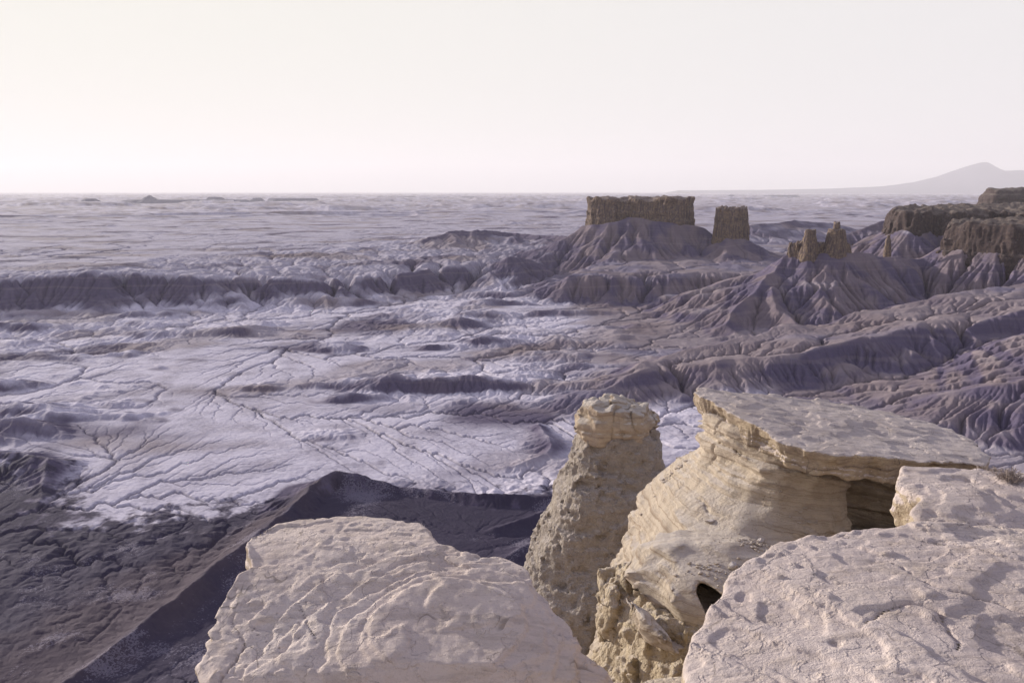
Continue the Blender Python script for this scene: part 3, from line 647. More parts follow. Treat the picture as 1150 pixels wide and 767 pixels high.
# ================================================================== FAR SKYLINE
def build_far():
    # big mountain, far right: heightfield massif with spurs
    m, t, b = new_mat('far_rock'); tc = t.n('ShaderNodeTexCoord').outputs['Object']
    t.l(t.mix(t.noise(tc, 0.0012, 5, 0.6), (0.09, 0.085, 0.14), (0.15, 0.14, 0.19)), b.inputs['Base Color'])
    D = 42000
    prof = [(760, 214), (850, 213.5), (930, 212), (985, 209.5), (1020, 205), (1045, 199), (1062, 192), (1080, 186), (1093, 183), (1099, 182.5), (1106, 187), (1120, 192), (1133, 191.5), (1148, 192), (1180, 196), (1230, 200), (1290, 206), (1370, 211), (1450, 214)]
    X = np.array([W(p, q, D)[0] for p, q in prof]); Zp = np.array([ztop_of(q, D) for p, q in prof])
    xs = np.linspace(X[0], X[-1], 420); ys = np.linspace(D - 9000, D + 7000, 120)
    gx, gy = np.meshgrid(xs, ys, indexing='ij')
    cr = np.interp(xs * 1.0, X, Zp)[:, None] + 130; q = np.abs(gy - D * 0.985 - 700 * n2(gx / 4000, gx * 0, 3)) / 7500
    sp = np.clip(1 - q, 0, 1)**1.5
    z = -130 + cr * sp * (1 + 0.10 * n2(gx / 900, gy / 900, 7) * (1 - sp)) - 260 * np.abs(n2(gx / 1500, gy / 2300, 8)) * sp * (1 - sp) * 2 * cr / 1300
    nI, nJ = gx.shape; ii, jj = np.meshgrid(np.arange(nI - 1), np.arange(nJ - 1), indexing='ij'); k = (ii * nJ + jj).ravel()
    o = mesh_obj('mountain', np.stack([gx, gy, z], -1).reshape(-1, 3), np.stack([k, k + nJ, k + nJ + 1, k + 1], 1), m)
    tag(o, kind='structure')
    # low mesas and cones on the left skyline, each a hill of its own
    def hill(px0, px1, pyt, pyb, D, flat, label, seed, cone=False, grp='mesas on the far skyline'):
        x0, x1 = W(px0, pyb, D)[0], W(px1, pyb, D)[0]; zb = -118; zt = ztop_of(pyt, D)
        cx = (x0 + x1) / 2; w = (x1 - x0) / 2; dp = max(w * 0.5, 260)
        gx, gy = np.meshgrid(np.linspace(-w, w, 120), np.linspace(-dp, dp, 60), indexing='ij')
        q = np.sqrt((gx / w)**2 + (gy / dp)**2) + 0.07 * n2(gx / (w * .22), gy / (w * .22), seed)
        hh = np.clip((1 - q) / (1 - flat), 0, 1); hh = hh**1.3
        z = zb - 14 + (zt - zb + 14) * hh + 3 * n2(gx / 90, gy / 90, seed + 1) * (hh > 0)
        nI, nJ = gx.shape; ii, jj = np.meshgrid(np.arange(nI - 1), np.arange(nJ - 1), indexing='ij'); k = (ii * nJ + jj).ravel()
        y0 = D
        keep = (z.ravel() > zb - 13.5)[np.stack([k, k + nJ, k + nJ + 1, k + 1], 1)].any(1)
        o = mesh_obj('distant_mesa', np.stack([gx, gy, z - zb], -1).reshape(-1, 3), np.stack([k, k + nJ, k + nJ + 1, k + 1], 1)[keep], m)
        o.location = (cx, y0, zb); tag(o, label, 'mesa', grp)
    hill(10, 48, 227.5, 232, 6800, 0.45, 'low dark mesa at the far left end of the skyline', 1)
    hill(84, 120, 223.5, 230, 7200, 0.25, 'rounded dark hill second from the left on the skyline', 2)
    hill(120, 300, 224.5, 229, 8200, 0.72, 'long level ridge under the small cone on the left skyline', 3)
    hill(150, 186, 219.5, 226, 8000, 0.05, 'small pointed cone on the long ridge of the left skyline', 4)
    hill(226, 258, 221.5, 226, 8600, 0.4, 'small flat-topped mesa right of the pointed cone on the skyline', 5)
    hill(278, 300, 222.5, 226, 9000, 0.3, 'tiny low knob between two mesas of the left skyline', 6)
    hill(296, 362, 223, 226.5, 9300, 0.75, 'long thin flat mesa left of centre on the skyline', 7)
    hill(412, 480, 220.5, 225, 13500, 0.6, 'pale hazy mesa near the centre of the skyline', 8)
    hill(505, 565, 221, 225, 14500, 0.5, 'pale hazy mesa left of the great mesa on the skyline', 9)
    hill(640, 668, 222.5, 226, 12500, 0.15, 'faint cone just left of the great mesa on the skyline', 10)
    hill(808, 834, 219, 225, 15000, 0.1, 'faint pale cone on the plain right of the great mesa', 11)
    hill(846, 905, 219.5, 225, 16000, 0.6, 'faint pale mesa under the foot of the blue mountain', 12)
# ================================================================== FOREGROUND ROCKS (camera height is z = 0)
def terrace(h, s, mixv=0.7, w=0.22):
    q = h / s; i = np.floor(q); f = q - i; return (1 - mixv) * h + mixv * s * (i + sm(0, w, f))
def ppl(px, py, pl):          # pixel onto plane z = c + a(x-x0) + b(y-y0)
    c, a, b, x0, y0 = pl; d = ray(px, py); k = (c - a * x0 - b * y0) / (d[2] - a * d[0] - b * d[1]); return tuple(d * k)
def put(name, bounds, vox, base, detail, band, mat, org, parent=None):
    V, Fc = rock_mesh(bounds, vox, base, detail, band); org = np.array(org, float)
    o = mesh_obj(name, V - org, Fc, mat, parent); o.location = org.tolist(); return o
def scale_poly(P, k, c=None):
    P = np.array([p[:2] for p in P]); c = P.mean(0) if c is None else np.array(c); return [tuple(q) for q in c + (P - c) * k]

def build_rocks():
    pale = rock_mat('pale_sandstone', (0.63, 0.525, 0.48), (0.73, 0.63, 0.58), (0.54, 0.44, 0.33), (0.46, 0.38, 0.30), flake=1.6, rust=0.2, stain=(0.30, 0.235, 0.20), band=0.3, up0=0.0, up1=0.3)
    slabm = rock_mat('dusty_sandstone', (0.56, 0.47, 0.445), (0.66, 0.565, 0.53), (0.56, 0.46, 0.33), (0.46, 0.37, 0.28), flake=1.6, rust=0.2, stain=(0.30, 0.235, 0.20), band=0.3, up0=0.0, up1=0.3)
    ochre = rock_mat('layered_sandstone', (0.56, 0.49, 0.44), (0.62, 0.55, 0.49), (0.58, 0.49, 0.39), (0.46, 0.385, 0.31), flake=0.3, band=0.85, band_dir=(0.16, 0.10, 1.0), stain=(0.27, 0.20, 0.145), rust=0.3, up0=0.72, up1=1.0)
    crumbly = rock_mat('crumbly_sandstone', (0.48, 0.41, 0.34), (0.54, 0.46, 0.38), (0.50, 0.41, 0.29), (0.40, 0.33, 0.245), flake=0.2, crumb=0.8, stain=(0.25, 0.18, 0.12), rust=0.3)
    greyr = rock_mat('mudstone', (0.40, 0.35, 0.32), (0.46, 0.40, 0.36), (0.37, 0.315, 0.26), (0.29, 0.25, 0.22), flake=0.2, crumb=1.0, stain=(0.20, 0.165, 0.15), rust=0.3)
    # ---- A: the big pale boulder, lower left
    P = [(-1.64, 4.69), (-1.60, 4.9), (-1.36, 5.04), (-.86, 5.04), (-.52, 4.86), (-.44, 4.58), (-.08, 4.48), (.13, 4.19), (.34, 3.86), (.58, 3.58), (.82, 3.40), (.9, 3.0), (-1.45, 3.0), (-1.48, 3.55), (-1.66, 3.86), (-1.60, 4.3), (-1.50, 4.42)]
    def ztA(x, y):
        z = -2.08 - 0.30 * sm(4.75, 3.35, y) - 0.05 * sm(0.0, 0.7, x)
        z = z - 0.05 * ((x + .6) / 1.2)**2 * 0.6
        el = np.sqrt(((x + .33 - 0.1 * (y - 3.85)) / .42)**2 + ((y - 3.85) / .29)**2) + 0.10 * n2(x * 3, y * 3, 70)
        ww = 0.12 * fbm2(x * 2.5, y * 2.5, 3, 76)
        h = 0.024 * fbm2(x * 1.0 + 0.7 * y + ww, y * 1.7 - .4 * x + ww, 4, 71, 0.42) * (0.25 + 0.75 * sm(4.98, 4.5, y)) * (0.35 + 0.65 * sm(1.0, 1.9, el)) - 0.13 * sm(3.61, 3.49, y + 0.03 * n2(x * 3, y * 0, 75))
        h = h + 0.03 * sm(0.25, -0.35, x + 1.1 - 0.4 * (y - 4)) * 0
        h = h - 0.03 * sm(0.03, 0.0, np.abs(n2(x * 2.2 + ww, y * 2.2, 77))) * sm(-0.9, -1.3, x + 0.3 * n2(x * 2, y * 2, 78)) * sm(4.25, 3.9, y)
        h = terrace(h, 0.015, 0.97, 0.03) + terrace(0.016 * fbm2(x * 2.6 + 2 * ww, y * 3.6, 4, 79, 0.5), 0.008, 0.97, 0.03) * sm(-0.25, 0.35, n2(x * 1.3, y * 1.3, 69) + 0.2) * (0.2 + 0.8 * sm(1.0, 1.6, el)) + 0.0025 * fbm2(x * 22, y * 22, 2, 68)
        eb = el + 0.25 * (y - 3.85) - 0.12 * (x + .33)
        for q, (rad, hh) in enumerate(((1.0, .020), (1.13, .016), (1.32, .018), (1.58, .020), (1.95, .022), (2.4, .022))):
            e2 = (el if q == 0 else eb) + 0.10 * fbm2(x * 3.5, y * 3.5, 3, 58 + q) * rad
            h = h + hh * sm(rad + 0.035, rad - 0.01, e2)
        return z + h - 0.045
    def baseA(xs, ys, zs):
        f = sd_field([(-4.2, scale_poly(P, 0.90)), (-2.75, scale_poly(P, 0.90)), (-2.45, scale_poly(P, 0.965)), (-2.28, P), (-1.9, scale_poly(P, 0.99))], xs, ys, zs, 1)
        X, Y = np.meshgrid(xs, ys, indexing='ij'); f = f + (0.03 * fbm2(X * 3, Y * 3, 3, 65) + 0.04 * np.abs(n2(X * 5, Y * 5, 64)) - 0.015)[:, :, None]
        return top_clip(f, xs, ys, zs, ztA, 0.02)
    def detA(x, y, z, nz):
        d = 0.030 * fbm3(x * 3.2, y * 3.2, z * 6, 3, 72) + 0.018 * steps1((z + 0.03 * n2(x * 2, y * 2, 73)) / 0.045, 5, 0.2)
        return (d * sm(0.85, 0.5, nz) * sm(-2.0, -2.2, z - 0.30 * sm(3.35, 4.75, y) + 0.22) + 0.004 * fbm3(x * 9, y * 9, z * 9, 2, 74))
    o = put('boulder', ((-1.75, 0.95), (2.95, 5.1), (-3.2, -1.95)), 0.011, baseA, detA, 0.14, pale, (-0.5, 4.1, -3.4))
    tag(o, 'big flat-topped pale boulder with peeling oval layers, lower left of the viewpoint', 'boulder')
    # ---- B: rounded slab in the right corner
    P2 = [(.62, 2.6), (.70, 2.9), (.84, 3.16), (1.10, 3.60), (1.46, 3.83), (1.81, 3.90), (2.26, 3.97), (2.7, 3.95), (3.6, 3.9), (3.6, 1.7), (.8, 1.7), (.62, 2.1)]
    def ztB(x, y):
        e = np.maximum(0, 1.6 - x)
        z = -1.71 - 0.14 * e**1.5 - 0.015 * (3.2 - y)**2; ww = 0.12 * fbm2(x * 2.5, y * 2.5, 3, 86)
        h = 0.036 * fbm2(x * 1.2 - .5 * y + ww, y * 1.3 + .3 * x + ww, 4, 81, 0.42)
        h = h + 0.02 * (1 - np.abs(n2(x * 2.2 + y, y * 1.2, 82)) * 2) * sm(-0.2, 0.3, n2(x, y, 85))
        h = h - 0.025 * sm(0.025, 0.0, np.abs(n2(x * 1.5 + ww, y * 1.5 + 4, 87))) * sm(0.0, 0.35, n2(x * 1.2, y * 1.2, 88))
        return z + terrace(h, 0.015, 0.96, 0.03) + terrace(0.016 * fbm2(x * 2.4 + 2 * ww, y * 3.0, 4, 89, 0.5), 0.008, 0.97, 0.03) * sm(-0.25, 0.35, n2(x * 1.1, y * 1.1, 67) + 0.1) + 0.0025 * fbm2(x * 22, y * 22, 2, 66)
    def baseB(xs, ys, zs):
        f = sd_field([(-3.6, scale_poly(P2, 1.0)), (-2.5, scale_poly(P2, 0.985)), (-2.0, scale_poly(P2, 1.02)), (-1.6, P2)], xs, ys, zs, 1)
        X, Y = np.meshgrid(xs, ys, indexing='ij'); f = f + (0.03 * fbm2(X * 2.5, Y * 2.5, 3, 63) + 0.04 * np.abs(n2(X * 5, Y * 5, 62)) - 0.015)[:, :, None]
        return top_clip(f, xs, ys, zs, ztB, 0.03)
    def detB(x, y, z, nz):
        return (0.022 * fbm3(x * 3, y * 3, z * 6, 3, 83) * sm(-1.7, -1.95, z) + 0.012 * steps1(z / 0.05, 6, 0.2) * sm(-1.75, -1.95, z)) * sm(0.85, 0.5, nz) + 0.004 * fbm3(x * 9, y * 9, z * 9, 2, 84)
    o = put('rock_slab', ((.45, 3.0), (1.75, 4.05), (-2.7, -1.55)), 0.0115, baseB, detB, 0.1, slabm, (1.9, 2.9, -2.9))
    tag(o, 'broad rounded greyish sandstone slab filling the lower right corner', 'rock slab')
    # ---- C: thinner slab behind it with a broken ochre edge
    P3 = [(2.88, 5.66), (2.66, 5.30), (2.72, 5.05), (2.56, 4.85), (2.52, 4.70), (2.35, 4.3), (2.4, 3.8), (3.6, 3.6), (4.9, 4.2), (4.9, 5.3), (4.2, 5.42), (3.66, 5.50), (3.3, 5.60)]
    def ztC(x, y):
        h = 0.035 * fbm2(x * 1.6, y * 1.8, 4, 91) + 0.03 * sm(3.6, 4.4, x)
        return -2.0 - 0.10 * sm(5.2, 4.3, y) + terrace(h, 0.016, 0.95, 0.04)
    def baseC(xs, ys, zs):
        f = sd_field([(-3.8, scale_poly(P3, 0.98)), (-2.7, scale_poly(P3, 0.93)), (-2.28, scale_poly(P3, 0.95)), (-2.1, P3), (-1.8, P3)], xs, ys, zs, 0)
        return top_clip(f, xs, ys, zs, ztC, 0.03)
    def detC(x, y, z, nz):
        k = sm(-1.98, -2.1, z)
        return k * (0.06 * fbm3(x * 4, y * 4, z * 5, 4, 92) + 0.02 * steps1(z / 0.06, 8, 0.25)) + 0.005 * fbm3(x * 8, y * 8, z * 8, 2, 93)
    o = put('rock_slab', ((2.2, 4.9), (3.6, 5.75), (-3.6, -1.85)), 0.016, baseC, detC, 0.13, slabm, (3.4, 4.8, -3.5))
    tag(o, 'smaller pale slab with a broken yellow left edge, beside the dark hollow', 'rock slab')
    # ---- D: thin cap slab
    PL = (-2.0, -0.11, 0.05, 1.88, 8.0)
    P4 = [ppl(a, b, PL) for a, b in ((780, 437), (810, 438), (845, 441), (920, 449), (1000, 462), (1060, 480), (1092, 494), (1108, 504), (1112, 512), (1104, 520), (1060, 519), (1000, 517), (955, 516), (920, 511), (885, 500), (862, 488), (835, 472), (808, 458), (788, 446))]
    def ztD(x, y):
        h = 0.022 * fbm2(x * 1.5, y * 1.9, 4, 101)
        return PL[0] + PL[1] * (x - PL[3]) + PL[2] * (y - PL[4]) + terrace(h, 0.011, 0.95, 0.04)
    def baseD(xs, ys, zs):
        f = sd_field([(0, P4)], xs, ys, zs, 0)
        X, Y = np.meshgrid(xs, ys, indexing='ij'); f = f + (0.06 * terrace(fbm2(X * 2.4, Y * 2.4, 3, 106), 0.3, 1.0, 0.15) + 0.07 * np.abs(n2(X * 4.0, Y * 4.0, 107)) - 0.03)[:, :, None]; zt = ztD(X, Y)
        thick = 0.20 + 0.09 * sm(3.0, 4.2, X) + 0.03 * n2(X * 1.5, Y * 1.5, 103)
        g = zs[None, None, :] - zt[:, :, None]
        f = f + 0.10 * np.clip(-g / 0.2, 0, 1)              # edge draws in underneath
        f = smax(f, g, 0.014); return smax(f, -(g + thick[:, :, None]), 0.02)
    def detD(x, y, z, nz):
        w = z - PL[1] * (x - PL[3]) - PL[2] * (y - PL[4])
        k = sm(-2.03, -2.07, w) * (1 - 0.9 * np.clip(-nz, 0, 1) * 0) * sm(0.95, 0.6, nz)
        return k * (0.05 * steps1((w + 0.02 * n2(x * 2.2, y * 2.2, 105)) / 0.042, 9, 0.2) + 0.045 * fbm3(x * 3, y * 3, z * 6, 3, 104)) + 0.004 * fbm3(x * 8, y * 8, z * 8, 2, 93)
    o = put('cap_slab', ((1.75, 4.6), (6.3, 8.4), (-2.75, -1.9)), 0.0135, baseD, detD, 0.12, rock_mat('cap_sandstone', (0.53, 0.455, 0.43), (0.64, 0.555, 0.515), (0.50, 0.40, 0.28), (0.36, 0.285, 0.22), flake=0.9, band=0.6, stain=(0.10, 0.075, 0.07), rust=0.35, up0=0.2, up1=0.5), (3.1, 7.2, -2.4))
    tag(o, 'thin overhanging cap slab tilted over the dark hollow', 'rock slab')
    # ---- E: layered outcrop carrying the cap
    L = [(-2.12, [(1.90, 8.0), (1.92, 7.62), (2.24, 7.0), (2.5, 6.9), (2.9, 6.95), (3.08, 7.15), (3.12, 7.6), (2.9, 8.0)]),
         (-2.55, [(1.92, 8.2), (1.92, 7.6), (2.2, 6.98), (2.45, 6.8), (2.9, 6.85), (3.1, 7.05), (3.15, 7.6), (2.85, 8.2)]),
         (-2.78, [(1.90, 8.3), (1.86, 7.7), (1.98, 7.0), (2.55, 6.72), (3.07, 6.92), (3.2, 7.6), (2.8, 8.5), (2.2, 8.6)]),
         (-3.0, [(1.80, 8.75), (1.66, 8.0), (1.62, 7.1), (2.0, 6.4), (3.05, 6.75), (3.25, 7.6), (2.8, 8.8), (2.2, 8.9)]),
         (-3.4, [(1.60, 8.9), (1.40, 8.2), (1.32, 7.2), (1.62, 6.2), (3.0, 6.35), (3.3, 7.6), (2.8, 9.0), (2.2, 9.1)]),
         (-3.62, [(1.50, 9.0), (1.28, 8.2), (1.20, 7.1), (1.55, 5.9), (2.9, 6.1), (3.3, 7.6), (2.8, 9.1), (2.1, 9.2)]),
         (-4.2, [(1.35, 9.1), (1.1, 8.3), (1.02, 7.1), (1.5, 6.0), (2.8, 6.1), (3.4, 7.6), (2.8, 9.3), (2.0, 9.4)]),
         (-7.0, [(0.9, 9.6), (0.5, 8.4), (0.4, 7.0), (1.1, 5.6), (2.8, 5.6), (3.6, 7.6), (2.8, 9.8), (1.8, 9.9)])]
    Lb = [(-2.2, [(3.25, 7.95), (3.7, 7.85), (4.15, 7.5), (4.6, 7.4), (4.5, 7.9), (3.3, 8.15)]), (-7.0, [(3.3, 7.85), (3.7, 7.7), (4.3, 7.35), (4.8, 7.2), (4.6, 8.2), (3.2, 8.4)])]
    hole = pt(806, 684, 5.9)
    def baseE(xs, ys, zs):
        f = sd_field(L, xs, ys, zs, 1); f = np.minimum(f, sd_field(Lb, xs, ys, zs, 1))
        X, Y = np.meshgrid(xs, ys, indexing='ij')
        zt = -2.10 - 0.11 * (X - 1.88) + 0.05 * (Y - 8.0) - 0.02
        f = np.maximum(f, zs[None, None, :] - zt[:, :, None])
        q = np.sqrt(((X - hole[0] + 0.05) / 0.20)[:, :, None]**2 + ((Y - hole[1] - 0.1) / 0.45)[:, :, None]**2 + ((zs - hole[2] - 0.0) / 0.20)[None, None, :]**2)
        # front bottom tongue: long layered pillow above the hole
        q = np.sqrt((((X - 1.72) * 0.93 + (Y - 6.2) * 0.36) / 0.72)[:, :, None]**2 + (((Y - 6.2) * 0.93 - (X - 1.72) * 0.36) / 0.62)[:, :, None]**2 + ((zs + 3.22) / 0.30)[None, None, :]**2)
        f = smin(f, (q - 1) * 0.28, 0.10)
        zz = (zs - hole[2])[None, None, :] + 0.35 * (X - hole[0])[:, :, None] + 0 * f
        wob = n3(X[:, :, None] * 4 + 0 * f, Y[:, :, None] * 4 + 0 * f, zs[None, None, :] * 5 + 0 * f, 125) * 0.35
        hq = (np.abs((X - hole[0]) / 0.13)[:, :, None]**3 + np.abs((Y - hole[1] - 0.35) / 0.75)[:, :, None]**3 + np.abs(zz / 0.11)**3)**(1 / 3) + wob
        return smax(f, (1 - hq) * 0.14, 0.03)
    def detE(x, y, z, nz):
        wv = z + 0.16 * (x - 2) + 0.10 * (y - 7) + 0.16 * sm(-0.15, 0.15, n3(x * .7, y * .7, z * 1.2, 114)) * (x - 2) + 0.05 * n3(x * 1.2, y * 1.2, z * 1.2, 110) + 0.012 * n3(x * 5, y * 5, z * 5, 111)
        lay = np.clip(1.4 - nz * nz, 0.0, 1); patchy = 0.35 + 0.9 * sm(-0.3, 0.4, n3(x * 1.4, y * 1.4, z * 2.2, 115))
        d = (0.050 * steps1(wv / 0.15, 11, 0.25) * patchy + 0.034 * steps1(wv / 0.047, 12, 0.3) * patchy + 0.014 * steps1(wv / 0.021, 13, 0.4)) * lay
        d = d + 0.05 * sm(0.045, 0.0, np.abs(n3(x * 1.6 + 3, y * 1.6, z * 0.5, 116))) * sm(0.0, 0.3, n3(x * 1.1, y * 1.1, z * 1.1, 117))
        d = d + 0.05 * (np.abs(n3(x * 2.6, y * 2.6, z * 3.4, 118)) * 2 - 0.5) * sm(-2.75, -2.5, z + 0.1 * n2(x * 2, y * 2, 119))
        low = sm(-3.5, -3.7, z)
        d = d * (1 - 0.7 * low) + 0.085 * fbm3(x * 1.4, y * 1.4, z * 2.0, 3, 112) + low * 0.07 * fbm3(x * 5, y * 5, z * 5, 3, 113)
        hd = np.sqrt(((x - hole[0]) / .3)**2 + ((y - hole[1] - .1) / .55)**2 + ((z - hole[2]) / .3)**2)
        return d * sm(0.9, 1.4, hd)
    o = put('layered_outcrop', ((0.45, 4.7), (5.3, 9.4), (-5.6, -2.0)), 0.021, baseE, detE, 0.26, ochre, (2.3, 7.2, -5.5))
    tag(o, 'yellow sandstone outcrop of thin tilted layers under the cap slab', 'outcrop')
    # ---- F: crumbly knob below it
    LF = [(-3.35, [(1.12, 6.4), (1.02, 6.0), (1.2, 5.62), (1.75, 5.5), (1.9, 6.4)]),
          (-3.75, [(1.0, 6.9), (.88, 6.5), (.93, 6.0), (1.12, 5.5), (1.45, 5.3), (1.85, 5.3), (1.9, 6.9)]),
          (-4.0, [(.88, 7.0), (.78, 6.55), (.85, 6.0), (1.0, 5.3), (1.2, 4.95), (1.9, 4.9), (1.9, 7.0)]),
          (-4.5, [(.74, 7.1), (.62, 6.5), (.68, 5.8), (.82, 5.0), (1.0, 4.6), (1.9, 4.5), (1.9, 7.1)]),
          (-6.5, [(.3, 7.6), (.1, 6.5), (.2, 5.6), (.4, 4.6), (.7, 4.1), (1.9, 4.0), (1.9, 7.6)])]
    def baseF(xs, ys, zs):
        f = sd_field(LF, xs, ys, zs, 1)
        k = pt(702, 676, 6.62); X, Y = np.meshgrid(xs, ys, indexing='ij')
        q = np.sqrt(((X - k[0]) / 0.26)[:, :, None]**2 + ((Y - k[1]) / 0.32)[:, :, None]**2 + ((zs - k[2] + .08) / 0.30)[None, None, :]**2)
        return smax(smin(f, (q - 1) * 0.2, 0.08), zs[None, None, :] + 3.28, 0.1)
    def detF(x, y, z, nz):
        return 0.09 * fbm3(x * 2, y * 2, z * 2, 2, 120) - 0.06 * (np.abs(n3(x * 5, y * 5, z * 3.4, 121)) * 2 - 0.5) - 0.035 * (np.abs(n3(x * 12, y * 12, z * 8, 122)) * 2 - 0.5) + 0.02 * n3(x * 24, y * 24, z * 24, 123)
    o = put('crumbly_outcrop', ((0.0, 1.95), (4.0, 7.3), (-5.6, -3.2)), 0.018, baseF, detF, 0.26, crumbly, (1.2, 5.8, -5.5))
    tag(o, 'rough crumbly yellow rock with a smooth knob, below the layered outcrop', 'outcrop')
    # ---- P: free-standing pillar with a harder cap
    LP = [(-3.45, [(.92, 11.2), (1.1, 10.85), (1.6, 10.8), (1.98, 10.95), (2.06, 11.4), (1.8, 11.9), (1.1, 11.9)]),
          (-3.75, [(.80, 11.2), (1.0, 10.72), (1.6, 10.7), (2.02, 10.85), (2.12, 11.4), (1.9, 12.0), (1.0, 12.0)]),
          (-4.3, [(.64, 11.3), (.85, 10.65), (1.5, 10.55), (2.15, 10.75), (2.32, 11.4), (2.0, 12.1), (.9, 12.1)]),
          (-5.0, [(.38, 11.2), (.62, 10.5), (1.4, 10.3), (2.2, 10.55), (2.5, 11.4), (2.1, 12.2), (.7, 12.2)]),
          (-5.6, [(.08, 11.1), (.35, 10.3), (1.2, 10.0), (2.2, 10.3), (2.7, 11.4), (2.2, 12.3), (.5, 12.3)]),
          (-7.0, [(-.5, 11.1), (-.15, 10.0), (1.0, 9.6), (2.3, 10.0), (3.0, 11.4), (2.3, 12.6), (.1, 12.6)]),
          (-14., [(-2.5, 11.4), (-2, 8.8), (.4, 8.0), (3.2, 8.4), (4.2, 11.4), (3, 14), (-1.5, 14)])]
    def baseP(xs, ys, zs): return sd_field(LP, xs, ys, zs, 1) if False else smax(sd_field(LP, xs, ys, zs, 1), zs[None, None, :] + 3.40, 0.05)
    def detP(x, y, z, nz):
        big = 0.13 * fbm3(x * 1.1, y * 1.1, z * 1.1, 2, 130)
        return big + 0.075 * (np.abs(n3(x * 3.2, y * 3.2, z * 4, 131)) * 2 - .5) + 0.05 * (np.abs(n3(x * 8, y * 8, z * 9, 132)) * 2 - .5) + 0.03 * n3(x * 18, y * 18, z * 18, 133)
    root = put('rock_pillar', ((-1.6, 3.6), (8.8, 13.0), (-9.0, -3.3)), 0.029, baseP, detP, 0.33, greyr, (1.3, 11.3, -9.0))
    tag(root, 'free-standing rough grey pillar with a cracked cap block on top', 'rock pillar')
    PC = [(.96, 11.25), (1.08, 10.85), (1.5, 10.72), (1.92, 10.85), (2.06, 11.3), (1.85, 11.85), (1.2, 11.9)]
    def ztP(x, y): return -3.0 + 0.05 * terrace(fbm2(x * 1.5, y * 1.5, 3, 141), 0.3, 0.9, 0.2) - 0.05 * sm(11.1, 10.7, y) - 0.12 * sm(1.15, 0.9, x) + 0.02
    def baseC2(xs, ys, zs):
        f = sd_field([(-3.55, scale_poly(PC, 0.97)), (-3.40, scale_poly(PC, 1.06)), (-3.2, scale_poly(PC, 1.0)), (-2.95, scale_poly(PC, 0.86))], xs, ys, zs, 1)
        f = top_clip(f, xs, ys, zs, ztP, 0.06); return smax(f, -(zs[None, None, :] + 3.53), 0.05)
    def detC2(x, y, z, nz):
        w = z + 0.05 * n3(x * 1.5, y * 1.5, z, 142)
        cr = sm(0.05, 0.0, np.abs(n3(x * 2.6, y * 2.6, z * 1.0, 143))) * 0.045
        return 0.03 * steps1(w / 0.15, 21, 0.3) + 0.012 * steps1(w / 0.045, 22, 0.3) + 0.11 * fbm3(x * 2.0, y * 2.0, z * 2.6, 4, 144) + 0.05 * (np.abs(n3(x * 4, y * 4, z * 5, 145)) * 2 - .5) + cr
    cap = put('cap_block', ((.7, 2.3), (10.4, 12.1), (-3.65, -2.8)), 0.016, baseC2, detC2, 0.18, rock_mat('cap_block_stone', (0.52, 0.46, 0.40), (0.58, 0.52, 0.46), (0.46, 0.37, 0.27), (0.38, 0.30, 0.23), flake=0.8, band=0.5, stain=(0.20, 0.15, 0.12), rust=0.4), (1.5, 11.3, -3.5))
    cap.parent = root; cap.matrix_parent_inverse = root.matrix_world.inverted() if False else cap.matrix_parent_inverse
    cap.location = (cap.location[0] - root.location[0], cap.location[1] - root.location[1], cap.location[2] - root.location[2])
    # ---- G: the rim the rocks sit on
    PG = [(-1.25, 4.7), (-1.3, 3.4), (-3.2, 2.4), (-5, 0), (-5, -5), (6, -5), (6, 4.5), (5.6, 7.6), (3.2, 7.6), (2.2, 6.0), (1.9, 4.9), (.6, 4.3), (-.4, 4.5)]
    def baseG(xs, ys, zs):
        f = sd_field([(-14, scale_poly(PG, 1.6)), (-4.2, PG), (-2, PG)], xs, ys, zs, 1)
        X, Y = np.meshgrid(xs, ys, indexing='ij')
        zt = -2.9 + 0.2 * n2(X * .6, Y * .6, 150) - 0.45 * sm(3.5, 6, Y)
        return smax(f, zs[None, None, :] - zt[:, :, None], 0.1)
    def detG(x, y, z, nz): return 0.12 * fbm3(x * 1.5, y * 1.5, z * 2, 4, 151) + 0.05 * steps1(z / 0.2, 31, 0.2)
    o = put('rim_ledge', ((-8, 9), (-7.5, 9.5), (-13, -2.4)), 0.085, baseG, detG, 0.4, crumbly, (0, 0, -12.8)); tag(o, kind='structure')
# ================================================================== LOOSE STONES, GRAVEL, SCRUB
def hit_z(objs, x, y, z0=3.0):
    from mathutils import Vector
    best = None
    for o in objs:
        ok, loc, nrm, _ = o.ray_cast(Vector((x, y, z0)) - o.location, Vector((0, 0, -1)))
        if ok:
            z = loc.z + o.location.z
            if best is None or z > best[0]: best = (z, nrm)
    return best
def stone_mesh(sx, sy, sz, seed):
    import bmesh
    bm = bmesh.new(); bmesh.ops.create_icosphere(bm, subdivisions=3, radius=1)
    V = np.array([v.co[:] for v in bm.verts]); Fc = np.array([[v.index for v in f.verts] for f in bm.faces]); bm.free()
    r = np.random.default_rng(seed)
    for _ in range(9):          # knock flats off a ball: angular chip
        n = r.normal(size=3); n /= np.linalg.norm(n); k = 0.45 + 0.35 * r.random()
        d = V @ n; V = V - np.outer(np.maximum(0, d - k), n)
    V = V + 0.05 * np.stack([n3(V[:, 0] * 3, V[:, 1] * 3, V[:, 2] * 3, seed + q) for q in range(3)], 1)
    return V * np.array([sx, sy, sz]), Fc
